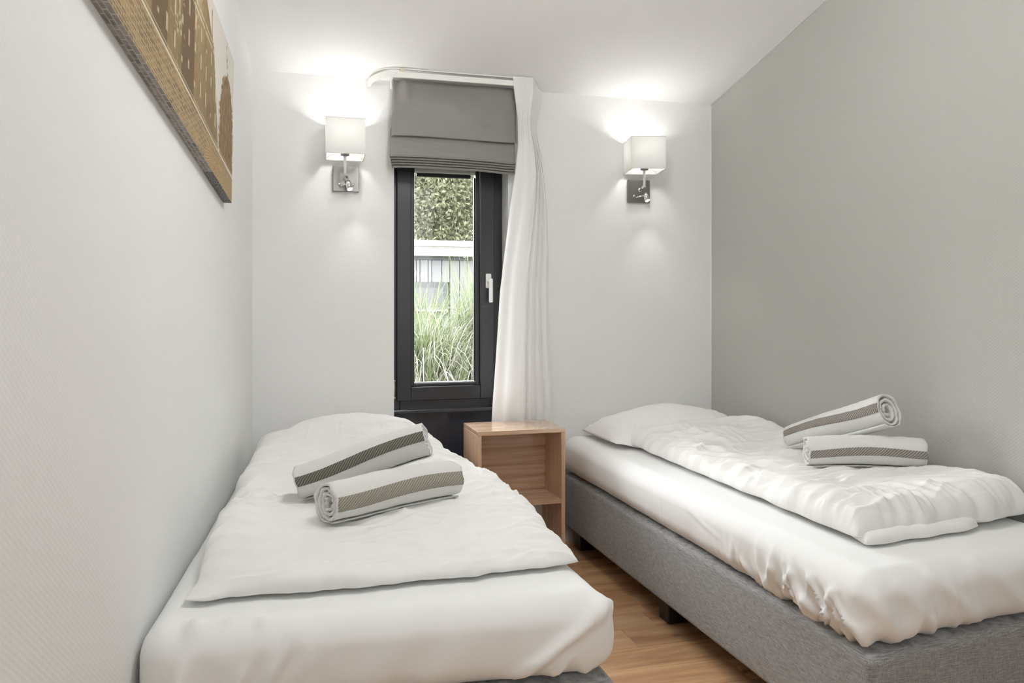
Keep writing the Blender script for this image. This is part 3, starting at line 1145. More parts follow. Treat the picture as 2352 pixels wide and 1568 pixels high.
def wr_right(P, N, side, h):
    x, y, z = P.T
    sd = np.clip(-N[:, 0], 0, 1)
    foot = np.clip(-N[:, 1], 0, 1)
    near = smooth(2.50, 1.95, y)
    low = (1 - h) ** 1.1
    w = 0.036 * sd * near * low * (folds(y, z, 1.22, 0.060, 5, 61, 1.8, 0.35) - 0.3)
    w += 0.014 * sd * near * low * (folds(y, z, 1.45, 0.034, 6, 62, 1.3, 0.35) - 0.3) * (1 - h)
    w += 0.004 * sd * (1 - near) * fbm(y * 4, z * 4, 8, 3) * (1 - h)
    w += 0.028 * foot * smooth(2.0, 1.5, x) * low * (folds(x, z, 1.95, 0.065, 5, 67, 1.8, 0.35) - 0.3)
    w += 0.010 * foot * smooth(1.6, 2.1, x) * low * (folds(x, z, 1.92, 0.11, 5, 68, 1.2) - 0.3)
    return w


cre_right = [
    ((1.42, 1.69, 0.52), (1.52, 1.68, 0.375), 0.014, 0.012, False),
    ((1.50, 1.70, 0.53), (1.66, 1.68, 0.375), 0.014, 0.012, False),
    ((1.62, 1.70, 0.54), (1.82, 1.68, 0.38), 0.018, 0.012, False),
    ((1.80, 1.70, 0.55), (2.02, 1.68, 0.38), 0.020, 0.012, False),
    ((1.40, 2.68, 0.53), (1.40, 2.36, 0.47), 0.006, 0.005),
    ((1.40, 2.82, 0.53), (1.40, 2.80, 0.38), 0.006, 0.004),
    ((1.40, 1.80, 0.50), (1.40, 1.86, 0.375), 0.010, 0.016, False),
    ((1.40, 1.90, 0.50), (1.40, 1.93, 0.375), 0.010, 0.014, False),
    ((1.40, 1.98, 0.49), (1.40, 2.05, 0.375), 0.011, 0.014, False),
    ((1.40, 2.08, 0.47), (1.40, 2.13, 0.375), 0.010, 0.012, False),
]
bed_r = bed('r', RX0, RX1, RY0, RY1, 0.125, False, 5, cre_right, wr_right,
            lambda P: 0.007 * smooth(2.5, 1.9, P[:, 1]) * noise2(P[:, 0] * 22, P[:, 1] * 22, 6) + 0.010 * smooth(1.9, 3.2, P[:, 1]))
tag(bed_r, 'single bed with grey upholstered base against the grey wall', 'bed', 'single beds')

# ------------------------------------------------------------------ pillows
pil_l_base = lambda x, y: MT + 0.012 + 0 * x


def pil_T(u, v):
    return 0.150 * (np.sin(PI * np.clip(u, 0, 1)) ** 0.45) * (np.sin(PI * np.clip(v, 0, 1)) ** 0.5) + 0.01


def pil_extra(seed, a=0.006):
    def f(u, v, x, y):
        edge = np.minimum(np.minimum(u, 1 - u), np.minimum(v, 1 - v))
        return a * folds(x, y, 1.2, 0.07, 4, seed, 1.5) * smooth(0.4, 0.05, edge) + 0.006 * fbm(x * 5, y * 5, seed + 1, 3)
    return f


PLC = [(-0.05, 3.53), (0.65, 3.53), (0.66, 3.985), (-0.04, 3.985)]
PLT = lambda u, v: pil_T(u, v) * 1.10
pl = puff('pillow', PLC, PLT, 0.10, lambda x, y: MT + 0.008 + 0 * x,
          M['pillow'], None, 90, 80, pil_extra(71), wob=lambda u, v, x, y: (0.02 * np.sin(PI * v) * (u - 0.5) * 2, 0.015 * np.sin(PI * u) * (v - 0.5) * 2))
tag(pl, 'white pillow half under the duvet at the head of the left bed', 'pillow', 'pillows at the bed heads')


def pilr_T(u, v):
    return 0.165 * np.sin(PI * np.clip(u, 0, 1)) ** 0.5 * (np.sin(PI * np.clip(v, 0, 1)) ** 0.5) + 0.008


pr = puff('pillow', [(1.50, 3.50), (2.24, 3.44), (2.25, 3.93), (1.50, 3.955)], pilr_T, 0.10, lambda x, y: MT + 0.006 + 0.02 * smooth(1.62, 1.5, x),
          M['pillow'], None, 100, 80, pil_extra(83, 0.009), wob=lambda u, v, x, y: (-0.035 * (1 - u) ** 3 * (1 - np.sin(PI * v)) * 0 + 0.02 * np.sin(PI * v) * (u - 0.5), 0.02 * np.sin(PI * u) * (v - 0.5) * 2))
tag(pr, 'white pillow against the wall in the right corner', 'pillow', 'pillows at the bed heads')


# ------------------------------------------------------------------ duvets
def pillow_top(x, y, c, T):
    (x0, y0), (x1, _), _, (_, y1) = c
    u, v = (x - x0) / (x1 - x0), (y - y0) / (y1 - y0)
    m = (u > 0) & (u < 1) & (v > 0) & (v < 1)
    return np.where(m, T(np.clip(u, 0.001, 0.999), np.clip(v, 0.001, 0.999)), 0.0)


def duv_l_base(x, y):
    # lies on the mattress and climbs the pillow at the head
    u = np.clip((x + 0.14) / 0.80, 0, 1)
    hump = 0.098 * smooth(3.10, 3.60, y) * np.sin(PI * u) ** 0.35
    hump = np.maximum(hump, 0.75 * hump + 0.25 * pillow_top(x, y, PLC, PLT))
    return MT + 0.006 + hump


def duv_l_T(u, v):
    return 0.036 + 0.058 * smooth(0.0, 0.25, v) + 0.004 * np.sin(PI * u) - 0.035 * smooth(0.72, 1.0, v) - 0.035 * smooth(0.72, 0.97, u) * smooth(0.35, 0.70, v)


def duv_l_extra(u, v, x, y):
    le = smooth(0.34, 0.0, u)
    re = smooth(0.80, 1.0, u)
    h = 0.015 * fbm(x * 2.6, y * 2.2, 11, 3)
    h = h + 0.016 * (folds(x, y, 0.12, 0.10, 6, 13, 2.0) - 0.35) * (0.25 + 0.75 * smooth(0.05, 0.4, v))
    h = h + 0.006 * (folds(x, y, 0.28, 0.06, 7, 15, 1.8) - 0.3)
    h = h + 0.019 * le * (folds(x, y, 0.50, 0.080, 6, 17, 1.5) - 0.3)
    h = h + 0.015 * re * (folds(x, y, -0.35, 0.085, 5, 19, 1.4) - 0.3)
    P = np.stack([x.ravel(), y.ravel(), np.zeros(x.size)], -1)
    c = np.zeros(x.size)
    for p0, p1, w, hh in (((0.10, 2.12), (0.50, 2.02), 0.012, 0.006), ((0.45, 2.30), (0.70, 2.25), 0.015, 0.006),
                          ((0.02, 3.36), (0.62, 3.44), 0.016, 0.014), ((0.20, 3.30), (0.55, 3.30), 0.012, 0.006),
                          ((-0.16, 2.005), (0.73, 2.01), 0.010, 0.007), ((0.22, 3.3), (0.24, 3.66), 0.006, 0.006),
                          ((0.42, 3.3), (0.40, 3.66), 0.006, 0.006), ((0.08, 3.32), (0.11, 3.62), 0.006, 0.004)):
        c += seg_ridge(P, (*p0, 0), (*p1, 0), w, hh)
    h = h + c.reshape(x.shape)
    # pressed down under the towels
    h = h - 0.012 * np.exp(-(((x - 0.30) / 0.28) ** 2 + ((y - 2.40) / 0.17) ** 2))
    h = h - 0.028 * np.exp(-(((x - 0.08) / 0.13) ** 2 + ((y - 2.55) / 0.11) ** 2))
    return h


def duv_l_wob(u, v, x, y):
    dx = 0.012 * noise2(y * 7, u * 2, 41) * (2 * u - 1)
    dy = (0.012 * noise2(x * 8, v * 2, 43) + 0.010 * noise2(x * 21, v * 2, 44)) * (2 * v - 1) - 0.02 * np.sin(PI * u) * (1 - v) ** 2
    return dx, dy


dl = puff('duvet', [(-0.215, 1.945), (0.735, 1.955), (0.712, 3.66), (-0.118, 3.62)], duv_l_T, 0.075, duv_l_base, M['duvet'], None, 190, 290,
          duv_l_extra, duv_l_wob, under=0.002, rv=0.034)
tag(dl, 'crumpled plain white duvet spread over the left bed', 'duvet', 'duvets on the beds')


def duv_r_base(x, y):
    hump = 0.055 * smooth(3.35, 3.62, y) * smooth(1.60, 1.85, x)
    return MT + 0.006 + hump


def duv_r_T(u, v):
    return 0.080 + 0.022 * smooth(0.25, 0.0, v) + 0.03 * smooth(0.6, 1.0, u) - 0.01 * smooth(0.9, 1.0, v) + 0.010 * np.sin(PI * u)


def duv_r_extra(u, v, x, y):
    le = smooth(0.30, 0.0, u)
    fe = smooth(0.22, 0.0, v)
    h = 0.016 * fbm(x * 3.2, y * 2.6, 101, 3)
    h = h + 0.005 * (folds(x, y, 2.8, 0.06, 6, 104, 1.8, 0.8) - 0.3)
    h = h + 0.018 * (folds(x, y, 2.5, 0.12, 4, 103, 1.3, 0.8) - 0.35)
    h = h + 0.015 * le * (folds(x, y, 2.2, 0.075, 4, 107, 1.3, 0.8) - 0.3)
    h = h + 0.014 * fe * (folds(x, y, 1.9, 0.11, 3, 109, 1.2, 0.9) - 0.3)
    P = np.stack([x.ravel(), y.ravel(), np.zeros(x.size)], -1)
    c = np.zeros(x.size)
    for p0, p1, w, hh in (((1.55, 2.22), (1.78, 2.30), 0.013, 0.012), ((1.78, 2.30), (2.05, 2.24), 0.012, 0.008),
                          ((1.58, 2.92), (1.72, 3.02), 0.012, 0.012), ((1.6, 3.28), (2.2, 3.3), 0.02, 0.012),
                          ((1.75, 3.5), (1.86, 2.9), 0.02, 0.008)):
        c += seg_ridge(P, (*p0, 0), (*p1, 0), w, hh)
    h = h + c.reshape(x.shape)
    h = h - 0.016 * np.exp(-(((x - 2.03) / 0.28) ** 2 + ((y - 2.50) / 0.17) ** 2))
    h = h - 0.012 * np.exp(-(((x - 1.90) / 0.12) ** 2 + ((y - 2.66) / 0.12) ** 2))
    return h


def duv_r_wob(u, v, x, y):
    dx = 0.014 * noise2(y * 6, u * 2, 141) * (1 - u)
    dy = (0.012 * noise2(x * 7, v * 2, 143) + 0.008 * noise2(x * 18, v * 2, 144)) * (2 * v - 1)
    return dx, dy


dr = puff('duvet', [(1.552, 1.905), (2.272, 1.985), (2.272, 3.56), (1.575, 3.60)], duv_r_T, 0.085, duv_r_base, M['duvet_stripe'], None, 190, 280,
          duv_r_extra, duv_r_wob, under=0.002, rv=0.085)
tag(dr, 'white duvet with faint satin stripes spread over the right bed', 'duvet', 'duvets on the beds')
# the folded-under layer seen at the foot
fl = puff('folded_edge', [(1.558, 1.884), (2.02, 1.950), (2.02, 2.22), (1.63, 2.16)], 0.040, 0.03, lambda x, y: MT + 0.004 + 0 * x, M['duvet_stripe'], None, 110, 40,
          lambda u, v, x, y: 0.005 * fbm(x * 6, y * 6, 151, 3), lambda u, v, x, y: (0 * u, (0.012 * noise2(x * 9, v, 153) - 0.012 * np.sin(PI * u)) * (1 - v)), under=0.002)
fl.parent = dr


# ------------------------------------------------------------------ rolled towels
def towel(A, B, r, squash, turns, phase, stripe0, stripe1, twmat, label, group, taper=0.0, seed=0, cw=1, thick=0.0095, wind=1.0, up=None):
    """a rolled terry towel: a thick spiral swept along its axis A->B, with a twill band"""
    A, B = Vector(A), Vector(B)
    ax = (B - A)
    Ln = ax.length
    ax.normalize()
    upv = Vector((0, 0, 1))
    n1 = (upv - ax * ax.dot(upv)).normalized()       # up
    n2 = ax.cross(n1)                                # sideways
    root = empty('rolled_towel', (A + B) / 2)
    C0 = (A + B) / 2
    na = int(turns * 46)
    th = np.linspace(0, turns * 2 * PI, na)
    rin = 0.010
    rc = rin + (r - thick / 2 - rin) * (th / th[-1]) ** 0.9
    nl = 46
    ls = np.linspace(0, 1, nl)

    def surf(th_, rad_, l, bulge=True):
        """point on the roll at angle th_, radius rad_, length l"""
        ang = cw * (th_ - th[-1]) + phase
        rad = rad_ * (1 + 0.05 * np.sin(PI * l) * (rad_ / r)) * (1 + taper * (l - 0.5))
        rad = rad * (1 + 0.035 * noise2(l * 3.2 + 0 * ang, np.cos(ang) * 1.2 + 0 * l, seed + 1) * (rad_ / r))
        a = np.cos(ang) * rad * squash[0]
        b = np.sin(ang) * rad * squash[1]
        # flattened where it rests
        b = np.where(b < -r * squash[1] * 0.80, -r * squash[1] * 0.80 + (b + r * squash[1] * 0.80) * 0.35, b)
        rag = 0.004 * noise2(th_ * 1.5, 0 * l + seed, seed + 2) * np.where(l < 0.5, 1 - 2 * l, 2 * l - 1)
        s_ = l * Ln + rag * np.sign(l - 0.5) * 2 + (l - 0.5) * 2 * wind * 0.010 * (1 - rad_ / r) * -1
        wob = 0.004 * np.sin(l * 5 + seed)
        x = np.stack([A[k] + ax[k] * s_ + n2[k] * a + n1[k] * (b + wob) - C0[k] for k in range(3)], -1)
        return x
    TH, LS = np.meshgrid(th, ls, indexing='ij')
    RC = np.repeat(rc[:, None], nl, 1)
    wob = 0.0012 * fbm(TH * 2, LS * 18, seed + 5, 2)
    outer = surf(TH, RC + thick * 0.42 + wob, LS)
    inner = surf(TH, np.maximum(RC - thick * 0.42, 0.002), LS)
    n = na * nl
    V = np.concatenate([outer.reshape(-1, 3), inner.reshape(-1, 3)])
    F = [grid_faces(na, nl), grid_faces(na, nl, n)[:, ::-1]]
    e = np.arange(n).reshape(na, nl)
    for line in (e[0, :], e[-1, ::-1], e[::-1, 0], e[:, -1]):
        F.append(np.stack([line[:-1], line[1:], line[1:] + n, line[:-1] + n], 1))
    body = mesh_np('roll', V, np.concatenate(F), M['terry'], root)
    # twill band on the outermost turn; angles measured like surf's
    nsb, nlb = 14, 90
    a0, a1 = stripe0, stripe1
    ts = np.linspace(a0, a1, nsb)
    l2 = np.linspace(0.012, 0.998, nlb)
    TS, L2 = np.meshgrid(ts, l2, indexing='ij')
    # wander of the band along the roll
    TSW = TS + 0.10 * np.sin(L2 * PI * 1.3 + seed)
    thv = th[-1] + (TSW - phase) * cw
    # radius of the outermost layer at that angle (may be the previous turn)
    thm = np.where(thv > th[-1], thv - 2 * PI, thv)
    RB = np.interp(thm, th, rc)
    WB_ = 0.0012 * fbm(thm * 2, L2 * 18, seed + 5, 2)
    top = surf(thm, RB + thick * 0.42 + 0.0020 + WB_, L2)
    low = surf(thm, RB + thick * 0.42 - 0.0030, L2)
    nb = nsb * nlb
    V = np.concatenate([top.reshape(-1, 3), low.reshape(-1, 3)])
    F = [grid_faces(nsb, nlb), grid_faces(nsb, nlb, nb)[:, ::-1]]
    e = np.arange(nb).reshape(nsb, nlb)
    for line in (e[0, :], e[-1, ::-1], e[::-1, 0], e[:, -1]):
        F.append(np.stack([line[:-1], line[1:], line[1:] + nb, line[:-1] + nb], 1))
    bo = mesh_np('woven_stripe', V, np.concatenate(F), twmat, root)
    bo['label'] = 'grey diagonal twill stripe'
    me = bo.data
    uvl = me.uv_layers.new(name='UVMap')
    uvv = np.stack([np.tile((L2 * Ln).ravel(), 2), np.tile(((TS - a0) * r).ravel(), 2)], -1)
    li = np.zeros(len(me.loops), dtype=np.int32)
    me.loops.foreach_get('vertex_index', li)
    uvl.data.foreach_set('uv', uvv[li].astype(np.float32).ravel())
    tag(root, label, 'towel', group)
    return root


G1 = 'rolled towels on the left bed'
G2 = 'rolled towels on the right bed'
# angle about the roll: 0 = towards the room, pi/2 = up
towel((0.106, 2.230, 0.717), (0.500, 2.440, 0.714), 0.0635, (1.0, 0.97), 3.6, math.radians(-62), math.radians(-14), math.radians(30), M['twill_light'],
      'lower rolled white towel with pale taupe stripe on the left bed, spiral end facing left', G1, seed=11)
towel((0.040, 2.56, 0.703), (0.425, 2.465, 0.832), 0.064, (1.0, 0.95), 3.4, math.radians(-70), math.radians(2), math.radians(36), M['twill_dark'],
      'upper rolled white towel with dark olive stripe, resting slanted across another on the left bed', G1, seed=23)
towel((1.838, 2.54, 0.714), (2.205, 2.368, 0.722), 0.063, (1.0, 0.98), 3.4, math.radians(-60), math.radians(-14), math.radians(17), M['twill_grey'],
      'lower rolled white towel with warm grey stripe lying level on the right bed', G2, seed=37)
towel((1.985, 2.84, 0.705), (2.105, 2.425, 0.870), 0.066, (1.0, 1.0), 3.2, math.radians(-42), math.radians(6), math.radians(38), M['twill_grey'],
      'upper rolled white towel leaning over another on the right bed, spiral end facing right', G2, taper=0.28, seed=51)

# ------------------------------------------------------------------ canvas print on the left wall (hangs a little askew)
ex = np.array([-0.07287934, -0.99155568, 0.10726572])
ey = np.array([0.00786282, 0.10697715, 0.99423039])
en = np.array([0.9973, -0.0733, 0.0])
O = np.array([-0.18686999, 3.07659884, 0.36944088 + EYE])
PWD, PHT, PTH = 1.86, 0.535, 0.029
pic = empty('canvas_print', tuple(O))
nu, nv = 520, 230
sg, tg = np.meshgrid(np.linspace(0, PWD, nu), np.linspace(0, PHT, nv), indexing='ij')


def paint(s_, t_):
    """a sepia town view: brick quay below, gabled houses, a tree on the right against a pale sky"""
    def mixc(c, col, m):
        m = np.clip(m, 0, 1)[..., None]
        return c * (1 - m) + np.array(col) * m
    sky = np.array((0.62, 0.58, 0.52))
    c = np.ones(s_.shape + (3,)) * sky
    c = mixc(c, (0.50, 0.45, 0.38), smooth(0.30, 0.15, t_) * 0.6)
    # houses
    edge = 0.345 + (t_ - 0.149) * 0.36 + 0.006 * noise2(t_ * 90, s_ * 0, 3)
    house = smooth(-0.004, 0.004, s_ - edge)
    tone = 0.75 + 0.35 * noise2(s_ * 3.2, t_ * 2.0, 5)
    tone = tone + 0.15 * noise2(s_ * 45, t_ * 22, 6)
    hc = np.stack([0.36 * tone, 0.245 * tone, 0.108 * tone], -1)
    c = c * (1 - house[..., None]) + hc * house[..., None]
    # darker fronts and lit fronts in uneven widths
    f = noise2(np.floor(s_ * 5.5 + 0.4 * noise2(s_ * 2, s_ * 0, 8)) * 7.7, s_ * 0 + 2.2, 9)
    c = mixc(c, (0.115, 0.070, 0.026), house * (f > 0.24) * (s_ > 0.55) * 0.9)
    c = mixc(c, (0.42, 0.30, 0.15), house * (f < -0.3) * 0.7)
    # windows: rows of pale upright openings
    wx, wy = np.mod(s_ * 11.5, 1.0), np.mod((t_ - 0.13) * 12.0 + 0.05 * np.sin(s_ * 9), 1.0)
    wins = (wx > 0.40) & (wx < 0.62) & (wy > 0.25) & (wy < 0.78) & (t_ > 0.15) & (t_ < 0.36) & (noise2(np.floor(s_ * 11.5) * 3.1, np.floor(t_ * 12) * 5.3, 12) > -0.35)
    c = mixc(c, (0.52, 0.42, 0.27), wins * house * 0.75)
    dk = (wx > 0.66) & (wx < 0.74) & (wy > 0.2) & (wy < 0.8) & (t_ > 0.15) & (t_ < 0.36)
    c = mixc(c, (0.12, 0.075, 0.03), dk * house * 0.8)
    # cornice lines and gables
    for tl, w in ((0.372, 0.004), (0.392, 0.003)):
        c = mixc(c, (0.60, 0.52, 0.38), house * np.exp(-((t_ - tl - 0.012 * np.sin(s_ * 1.7)) / w) ** 2) * 0.9)
    gab = (t_ > 0.40 + 0.11 * np.abs(np.mod(s_ * 3.3, 1) - 0.5) * 2)
    c = mixc(c, sky, house * gab * smooth(0.9, 0.45, s_))
    for sp_ in (0.47, 0.60, 0.78):
        c = mixc(c, (0.24, 0.16, 0.07), (np.abs(s_ - sp_ - 0.01 * np.sin(t_ * 30)) < 0.006) & (t_ > 0.37) & (t_ < 0.50))
    # scratched dark trees before the houses
    tr = smooth(0.15, 0.5, noise2(s_ * 4.5, t_ * 3, 21) + 0.5 * noise2(s_ * 50, t_ * 60, 22)) * smooth(0.55, 0.8, s_)
    c = mixc(c, (0.62, 0.55, 0.40), tr * house * (t_ > 0.20) * 0.55)
    # the round tree at the right end
    cx_ = 0.150 + 0.16 * noise2(t_ * 9, t_ * 0, 25) * 0.3
    halfw = 0.155 * np.sqrt(np.clip(1 - ((t_ - 0.20) / 0.215) ** 2, 0, 1)) * np.where(t_ > 0.20, 1, 1.0)
    halfw = np.where(t_ < 0.20, 0.155, halfw)
    frng = 0.03 * noise2(s_ * 60, t_ * 70, 26)
    tree = smooth(-0.012, 0.012, halfw + frng - np.abs(s_ - cx_)) * (t_ > 0.10)
    tw = 0.8 + 0.35 * noise2(s_ * 40, t_ * 30, 27)
    tcol = np.stack([0.26 * tw, 0.155 * tw, 0.052 * tw], -1)
    c = c * (1 - tree[..., None]) + tcol * tree[..., None]
    # quay: pale coping line, brickwork below
    line = 0.090 + 0.018 * s_
    quay = t_ < line
    rowh = 0.0105 * (0.55 + 0.45 * smooth(0.0, 0.10, t_))
    k = np.floor(t_ / 0.0085)
    bx = np.mod(s_ / 0.036 + 0.5 * np.mod(k, 2) + 0.2 * noise2(k, k * 0, 31), 1.0)
    by = np.mod(t_ / 0.0085, 1.0)
    mort = ((bx < 0.10) | (by < 0.20))
    bt = 0.85 + 0.4 * noise2(np.floor(s_ / 0.036 + 0.5 * np.mod(k, 2)) * 3.7, k * 1.9, 33) + 0.3 * noise2(s_ * 6, t_ * 22, 34)
    bc = np.stack([0.28 * bt, 0.19 * bt, 0.085 * bt], -1)
    bc = np.where(mort[..., None], np.array((0.44, 0.33, 0.19)), bc)
    c = np.where(quay[..., None], bc, c)
    # arch ribs at the far end of the quay
    fan = (s_ < 0.55) & quay & (t_ < 0.075 - 0.02 * s_)
    ang = np.arctan2(t_ - 0.078, (s_ - 0.30))
    rib = np.mod(ang * 26, 1) < 0.25
    c = np.where((fan & rib)[..., None], np.array((0.50, 0.37, 0.19)), np.where(fan[..., None], np.array((0.30, 0.195, 0.08)), c))
    c = mixc(c, (0.72, 0.66, 0.52), np.exp(-((t_ - line) / 0.0030) ** 2))
    c = mixc(c, (0.60, 0.50, 0.33), np.exp(-((t_ - line - 0.012) / 0.0016) ** 2) * 0.8)
    return np.clip(c, 0.01, 0.9)


def colored(name, V, F, cols, parent):
    o = mesh_np(name, V, F, M['print'], parent, False)
    ca = o.data.color_attributes.new('print', 'FLOAT_COLOR', 'POINT')
    ca.data.foreach_set('color', np.concatenate([cols.reshape(-1, 3), np.ones((cols.size // 3, 1))], 1).astype(np.float32).ravel())
    return o


Vf = sg[..., None] * ex + tg[..., None] * ey
colored('printed_face', Vf.reshape(-1, 3), grid_faces(nu, nv)[:, ::-1], paint(sg, tg), pic)
# wrapped sides carry the picture's dark brickwork
sb, wb = np.meshgrid(np.linspace(0, PWD, 700), np.linspace(0, 1, 18), indexing='ij')
k = np.floor(wb * 3)
bx = np.mod(sb / 0.045 + 0.5 * np.mod(k, 2) + 0.15 * noise2(sb * 9, k, 40), 1)
tone = 0.26 + 0.15 * noise2(np.floor(sb / 0.045) * 2.3, k * 3.1, 41) + 0.05 * noise2(sb * 60, wb * 6, 42)
side_c = np.stack([tone * 1.02, tone * 0.92, tone * 0.84], -1)
m_ = (bx < 0.10) | (np.mod(wb * 3, 1) < 0.14)
m_ = m_ & (sb > 0.42)
side_c = np.where(m_[..., None], np.array((0.46, 0.42, 0.38)), side_c)
far_t = 0.15 + 0.16 * noise2(sb * 55 + wb * 3, wb * 10 - sb * 20, 44)
side_c = np.where((sb < 0.42)[..., None], np.stack([far_t, far_t * 0.92, far_t * 0.85], -1), side_c)
Vb = sb[..., None] * ex - wb[..., None] * PTH * en
colored('canvas_edge', Vb.reshape(-1, 3), grid_faces(700, 18), np.clip(side_c, 0.02, 1), pic)
bm = bmesh.new()
cor = [(0.0005, 0.0005), (PWD - 0.0005, 0.0005), (PWD - 0.0005, PHT), (0.0005, PHT)]
fv = [bm.verts.new(Vector(ex * a + ey * b - en * 0.001)) for a, b in cor]
bv = [bm.verts.new(Vector(ex * a + ey * b - en * (PTH - 0.0005))) for a, b in cor]
bm.faces.new(fv)
bm.faces.new(bv[::-1])
for i in range(4):
    j = (i + 1) % 4
    bm.faces.new((fv[i], bv[i], bv[j], fv[j]))
bm_obj('stretcher', bm, plain('canvas_cloth', (0.33, 0.26, 0.17), 0.8), pic)
tag(pic, 'large sepia canvas print of old town houses on the left wall', 'picture')

# ------------------------------------------------------------------ ceiling lamp above and behind the camera's view
cl = empty('ceiling_lamp', (0.80, 1.95, 2.58))
tube('rose', [(0, 0, 0.15), (0, 0, ztop(1.95) - 2.58 + 0.012)], 0.05, M['steel'], cl, 20)
bm = bmesh.new()
bmesh.ops.create_uvsphere(bm, u_segments=28, v_segments=16, radius=0.155)
bm_obj('opal_globe', bm, M['lamp_dome'], cl, True)
tag(cl, 'round opal globe lamp under the sloped ceiling in the middle of the room', 'lamp')

# ------------------------------------------------------------------ outside the window
structure(box('ground', (-30, WB + WT + 0.005, -0.4), (40, 60, -0.15), M['lawn']))

hs = empty('bungalow', (2.6, 13.0, -0.15))
hq = lambda p: (p[0] - 2.6, p[1] - 13.0, p[2] + 0.15)


def hbox(name, lo, hi, mat, parent=None, bevel=0.004):
    return box(name, hq(lo), hq(hi), mat, parent or hs, bevel, 1)


hbox('wall', (-3.0, 13.05, -0.15), (8.0, 16.0, 2.02), M['backing'])
pat = [0.135, 0.06, 0.165, 0.135, 0.165, 0.130, 0.155, 0.06]
x, i = 0.35, 0
WX0, WX1, WZ0, WZ1 = 1.2, 2.57, 1.175, 1.62
# widths measured so that the seams fall as in the photograph
xs_ = []
x = 2.036 - sum(pat) * 2 + 0.08
i = 0
while x < 4.6:
    w = pat[i % len(pat)]
    xs_.append((x, x + w))
    x += w
    i += 1
for a, b in xs_:
    if b > WX0 and a < WX1:
        hbox('cladding_board', (a + 0.005, 13.0, -0.15), (b - 0.005, 13.045, WZ0 - 0.10), M['cedar'])
        hbox('cladding_board', (a + 0.005, 13.0, WZ1), (b - 0.005, 13.045, 1.985), M['cedar'])
    else:
        hbox('cladding_board', (a + 0.005, 13.0, -0.15), (b - 0.005, 13.045, 1.985), M['cedar'])
hbox('eaves_trim', (-3.0, 12.97, 1.985), (8.0, 13.05, 2.035), M['cedar_dark'])
hbox('lower_fascia', (-3.0, 12.80, 2.04), (8.0, 13.0, 2.175), M['fascia'])
hbox('fascia_joint', (-3.0, 12.82, 2.175), (8.0, 13.0, 2.19), M['hem'])
hbox('upper_fascia', (-3.0, 12.72, 2.19), (8.0, 13.0, 2.285), M['fascia'])
hbox('roof', (-3.0, 12.9, 2.24), (8.0, 16.2, 2.28), M['cedar_dark'])
w2 = hbox('window_frame', (WX0, 12.975, WZ0), (WX1, 13.05, WZ1), M['cedar_dark'])
hbox('pane', (WX0 + 0.06, 12.965, WZ0 + 0.05), (WX1 - 0.07, 12.976, WZ1 - 0.09), M['far_glass'], w2, 0.0)
hbox('sill', (WX0 - 0.03, 12.93, WZ0 - 0.03), (WX1, 13.0, WZ0 + 0.0), M['fascia'])
hbox('lower_pane', (WX0, 12.985, WZ0 - 0.14), (WX1 - 0.03, 13.05, WZ0 - 0.035), M['cedar_dark'])
tag(hs, 'flat-roofed bungalow with pale grey board cladding seen through the window', 'house')


def leaf_cloud(name, centers, radii, n, size, mat, parent, seed):
    r_ = np.random.default_rng(seed)
    centers, radii = np.array(centers, float), np.array(radii, float)
    p = radii.prod(axis=1) ** (2 / 3)
    which = r_.choice(len(centers), n, p=p / p.sum())
    d = r_.normal(size=(n, 3))
    d /= np.linalg.norm(d, axis=1, keepdims=True)
    rad = r_.random(n) ** 0.45
    c = centers[which] + d * radii[which] * rad[:, None]
    a = r_.normal(size=(n, 3))
    a /= np.linalg.norm(a, axis=1, keepdims=True)
    b = np.cross(a, r_.normal(size=(n, 3)))
    b /= np.linalg.norm(b, axis=1, keepdims=True)
    sz = size * (0.6 + 0.8 * r_.random(n))[:, None]
    V = np.stack([c - a * sz, c + b * sz * 0.45, c + a * sz, c - b * sz * 0.45], 1).reshape(-1, 3)
    F = np.arange(4 * n).reshape(-1, 4)
    o = mesh_np(name, V, F, mat, parent, False)
    o['kind'] = 'stuff'
    return o


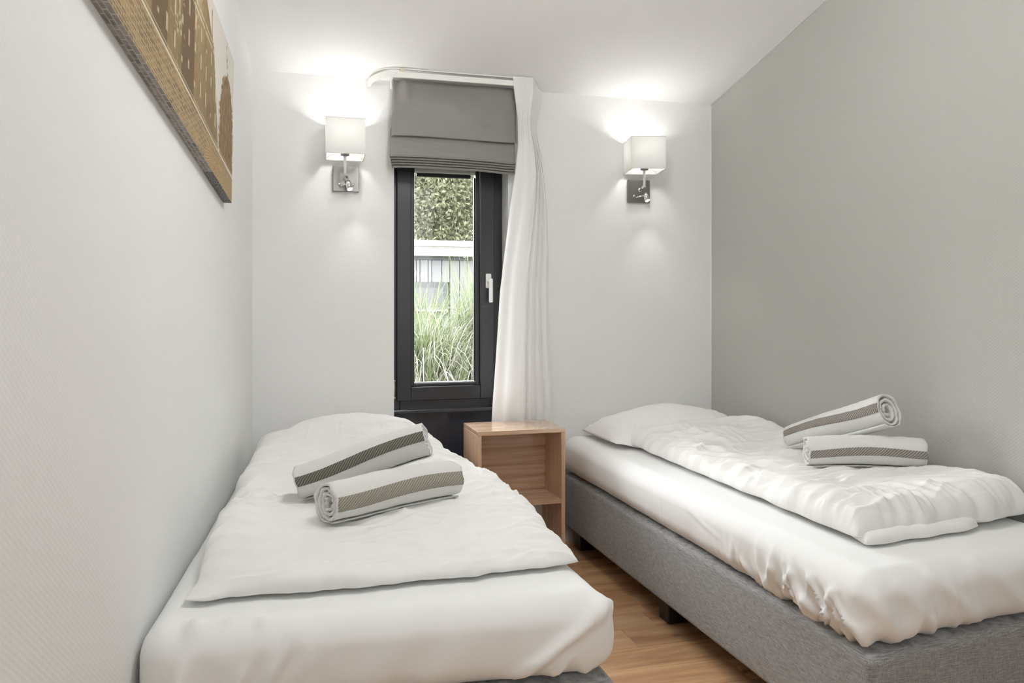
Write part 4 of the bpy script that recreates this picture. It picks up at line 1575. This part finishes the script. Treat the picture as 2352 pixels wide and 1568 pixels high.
def tree(loc, h, spread, n, seed, label, trunk_bend):
    r_ = random.Random(seed)
    t = empty('tree', loc)
    tp = [Vector((0, 0, 0)), Vector((0.1, 0, h * 0.2)), Vector((trunk_bend * 0.5, 0.1, h * 0.38)), Vector((trunk_bend, 0.1, h * 0.6)), Vector((trunk_bend * 1.2, 0, h * 0.85))]
    tube('trunk', tp, [0.24, 0.20, 0.16, 0.10, 0.03], M['bark'], t, 10)
    cs, rs = [], []
    for i in range(13):
        a = r_.uniform(0, 2 * PI)
        s_ = r_.uniform(0.22, 0.60)
        base = tp[1].lerp(tp[3], s_)
        ln = spread * r_.uniform(0.5, 0.95)
        end = base + Vector((math.cos(a) * ln, math.sin(a) * ln, h * r_.uniform(0.06, 0.34)))
        mid = base.lerp(end, 0.5) + Vector((r_.uniform(-.3, .3), r_.uniform(-.3, .3), 0.25))
        tube('branch', [base, mid, end], [0.075, 0.05, 0.015], M['bark'], t, 7)
        for q_ in (mid, end, end + Vector((r_.uniform(-.8, .8), r_.uniform(-.8, .8), r_.uniform(-.6, .6)))):
            q_.z = min(q_.z, h * 0.92)
            cs.append(tuple(q_))
            k = r_.uniform(0.7, 1.35) * spread / 3.2
            rs.append((k * 1.15, k * 1.15, k * 0.85))
    for i in range(16):
        a = r_.uniform(0, 2 * PI)
        cs.append((math.cos(a) * spread * r_.uniform(0.1, 0.7), math.sin(a) * spread * r_.uniform(0.1, 0.7), h * r_.uniform(0.36, 0.52)))
        rs.append((1.15, 1.15, 0.9))
        cs.append((math.cos(a) * spread * r_.uniform(0.1, 0.8), math.sin(a) * spread * r_.uniform(0.1, 0.8), h * r_.uniform(0.24, 0.36)))
        rs.append((1.1, 1.1, 0.8))
    leaf_cloud('foliage', cs, rs, n, 0.060, M['leaf'], t, seed)
    tag(t, label, 'tree')
    return t


tree((4.5, 21.5, -0.15), 8.4, 3.6, 60000, 5, 'leafy pale green tree behind the bungalow roof', -0.3)
tree((-6.5, 25.0, -0.15), 8.6, 3.6, 16000, 9, 'leafy tree farther to the left behind the bungalow', 0.3)
tree((16.0, 24.0, -0.15), 8.2, 3.6, 16000, 14, 'leafy tree farther to the right behind the bungalow', 0.2)


def grass_clump(loc, nblade, nplume, h, spread, seed, label, lean=(0, 0)):
    r_ = np.random.default_rng(seed)
    t = empty('ornamental_grass', loc)
    for nm, n, hs_, w, mt, arch in (('blades', nblade, (0.55, 1.0), 0.006, M['blade'], (0.25, 0.95)), ('pale_blades', nplume, (0.6, 1.12), 0.006, M['plume'], (0.5, 1.25))):
        V, F = [], []
        for i in range(n):
            a = r_.uniform(0, 2 * PI)
            b0 = np.array([r_.normal() * 0.10, r_.normal() * 0.10, 0.0])
            ln = h * r_.uniform(*hs_)
            reach = spread * r_.uniform(*arch)
            d = np.array([math.cos(a) + lean[0], math.sin(a) + lean[1], 0])
            sd = np.array([-math.sin(a), math.cos(a), 0])
            droop = r_.uniform(0.15, 0.75) if nm == 'blades' else r_.uniform(0.55, 1.15)
            k0 = len(V)
            K = 9
            for k in range(K + 1):
                u_ = k / K
                z_ = ln * (1.25 * u_ - droop * 0.75 * u_ ** 3.2)
                p = b0 + d * reach * (0.35 * u_ + 0.65 * u_ ** 2.4) + np.array([0, 0, z_])
                ww = w * (1 - 0.8 * u_ ** 2)
                V.append(p - sd * ww)
                V.append(p + sd * ww)
            for k in range(K):
                F.append((k0 + 2 * k, k0 + 2 * k + 1, k0 + 2 * k + 3, k0 + 2 * k + 2))
        o = mesh_np(nm, np.array(V), np.array(F), mt, t, True)
        o['kind'] = 'stuff'
    tag(t, label, 'plant')
    return t


grass_clump((0.98, 6.25, -0.15), 1300, 640, 1.58, 0.60, 3, 'pale arching clump of ornamental grass outside, lower left of the pane')
grass_clump((1.66, 6.60, -0.15), 1000, 300, 1.84, 0.42, 8, 'taller greener clump of ornamental grass outside, right side of the pane')
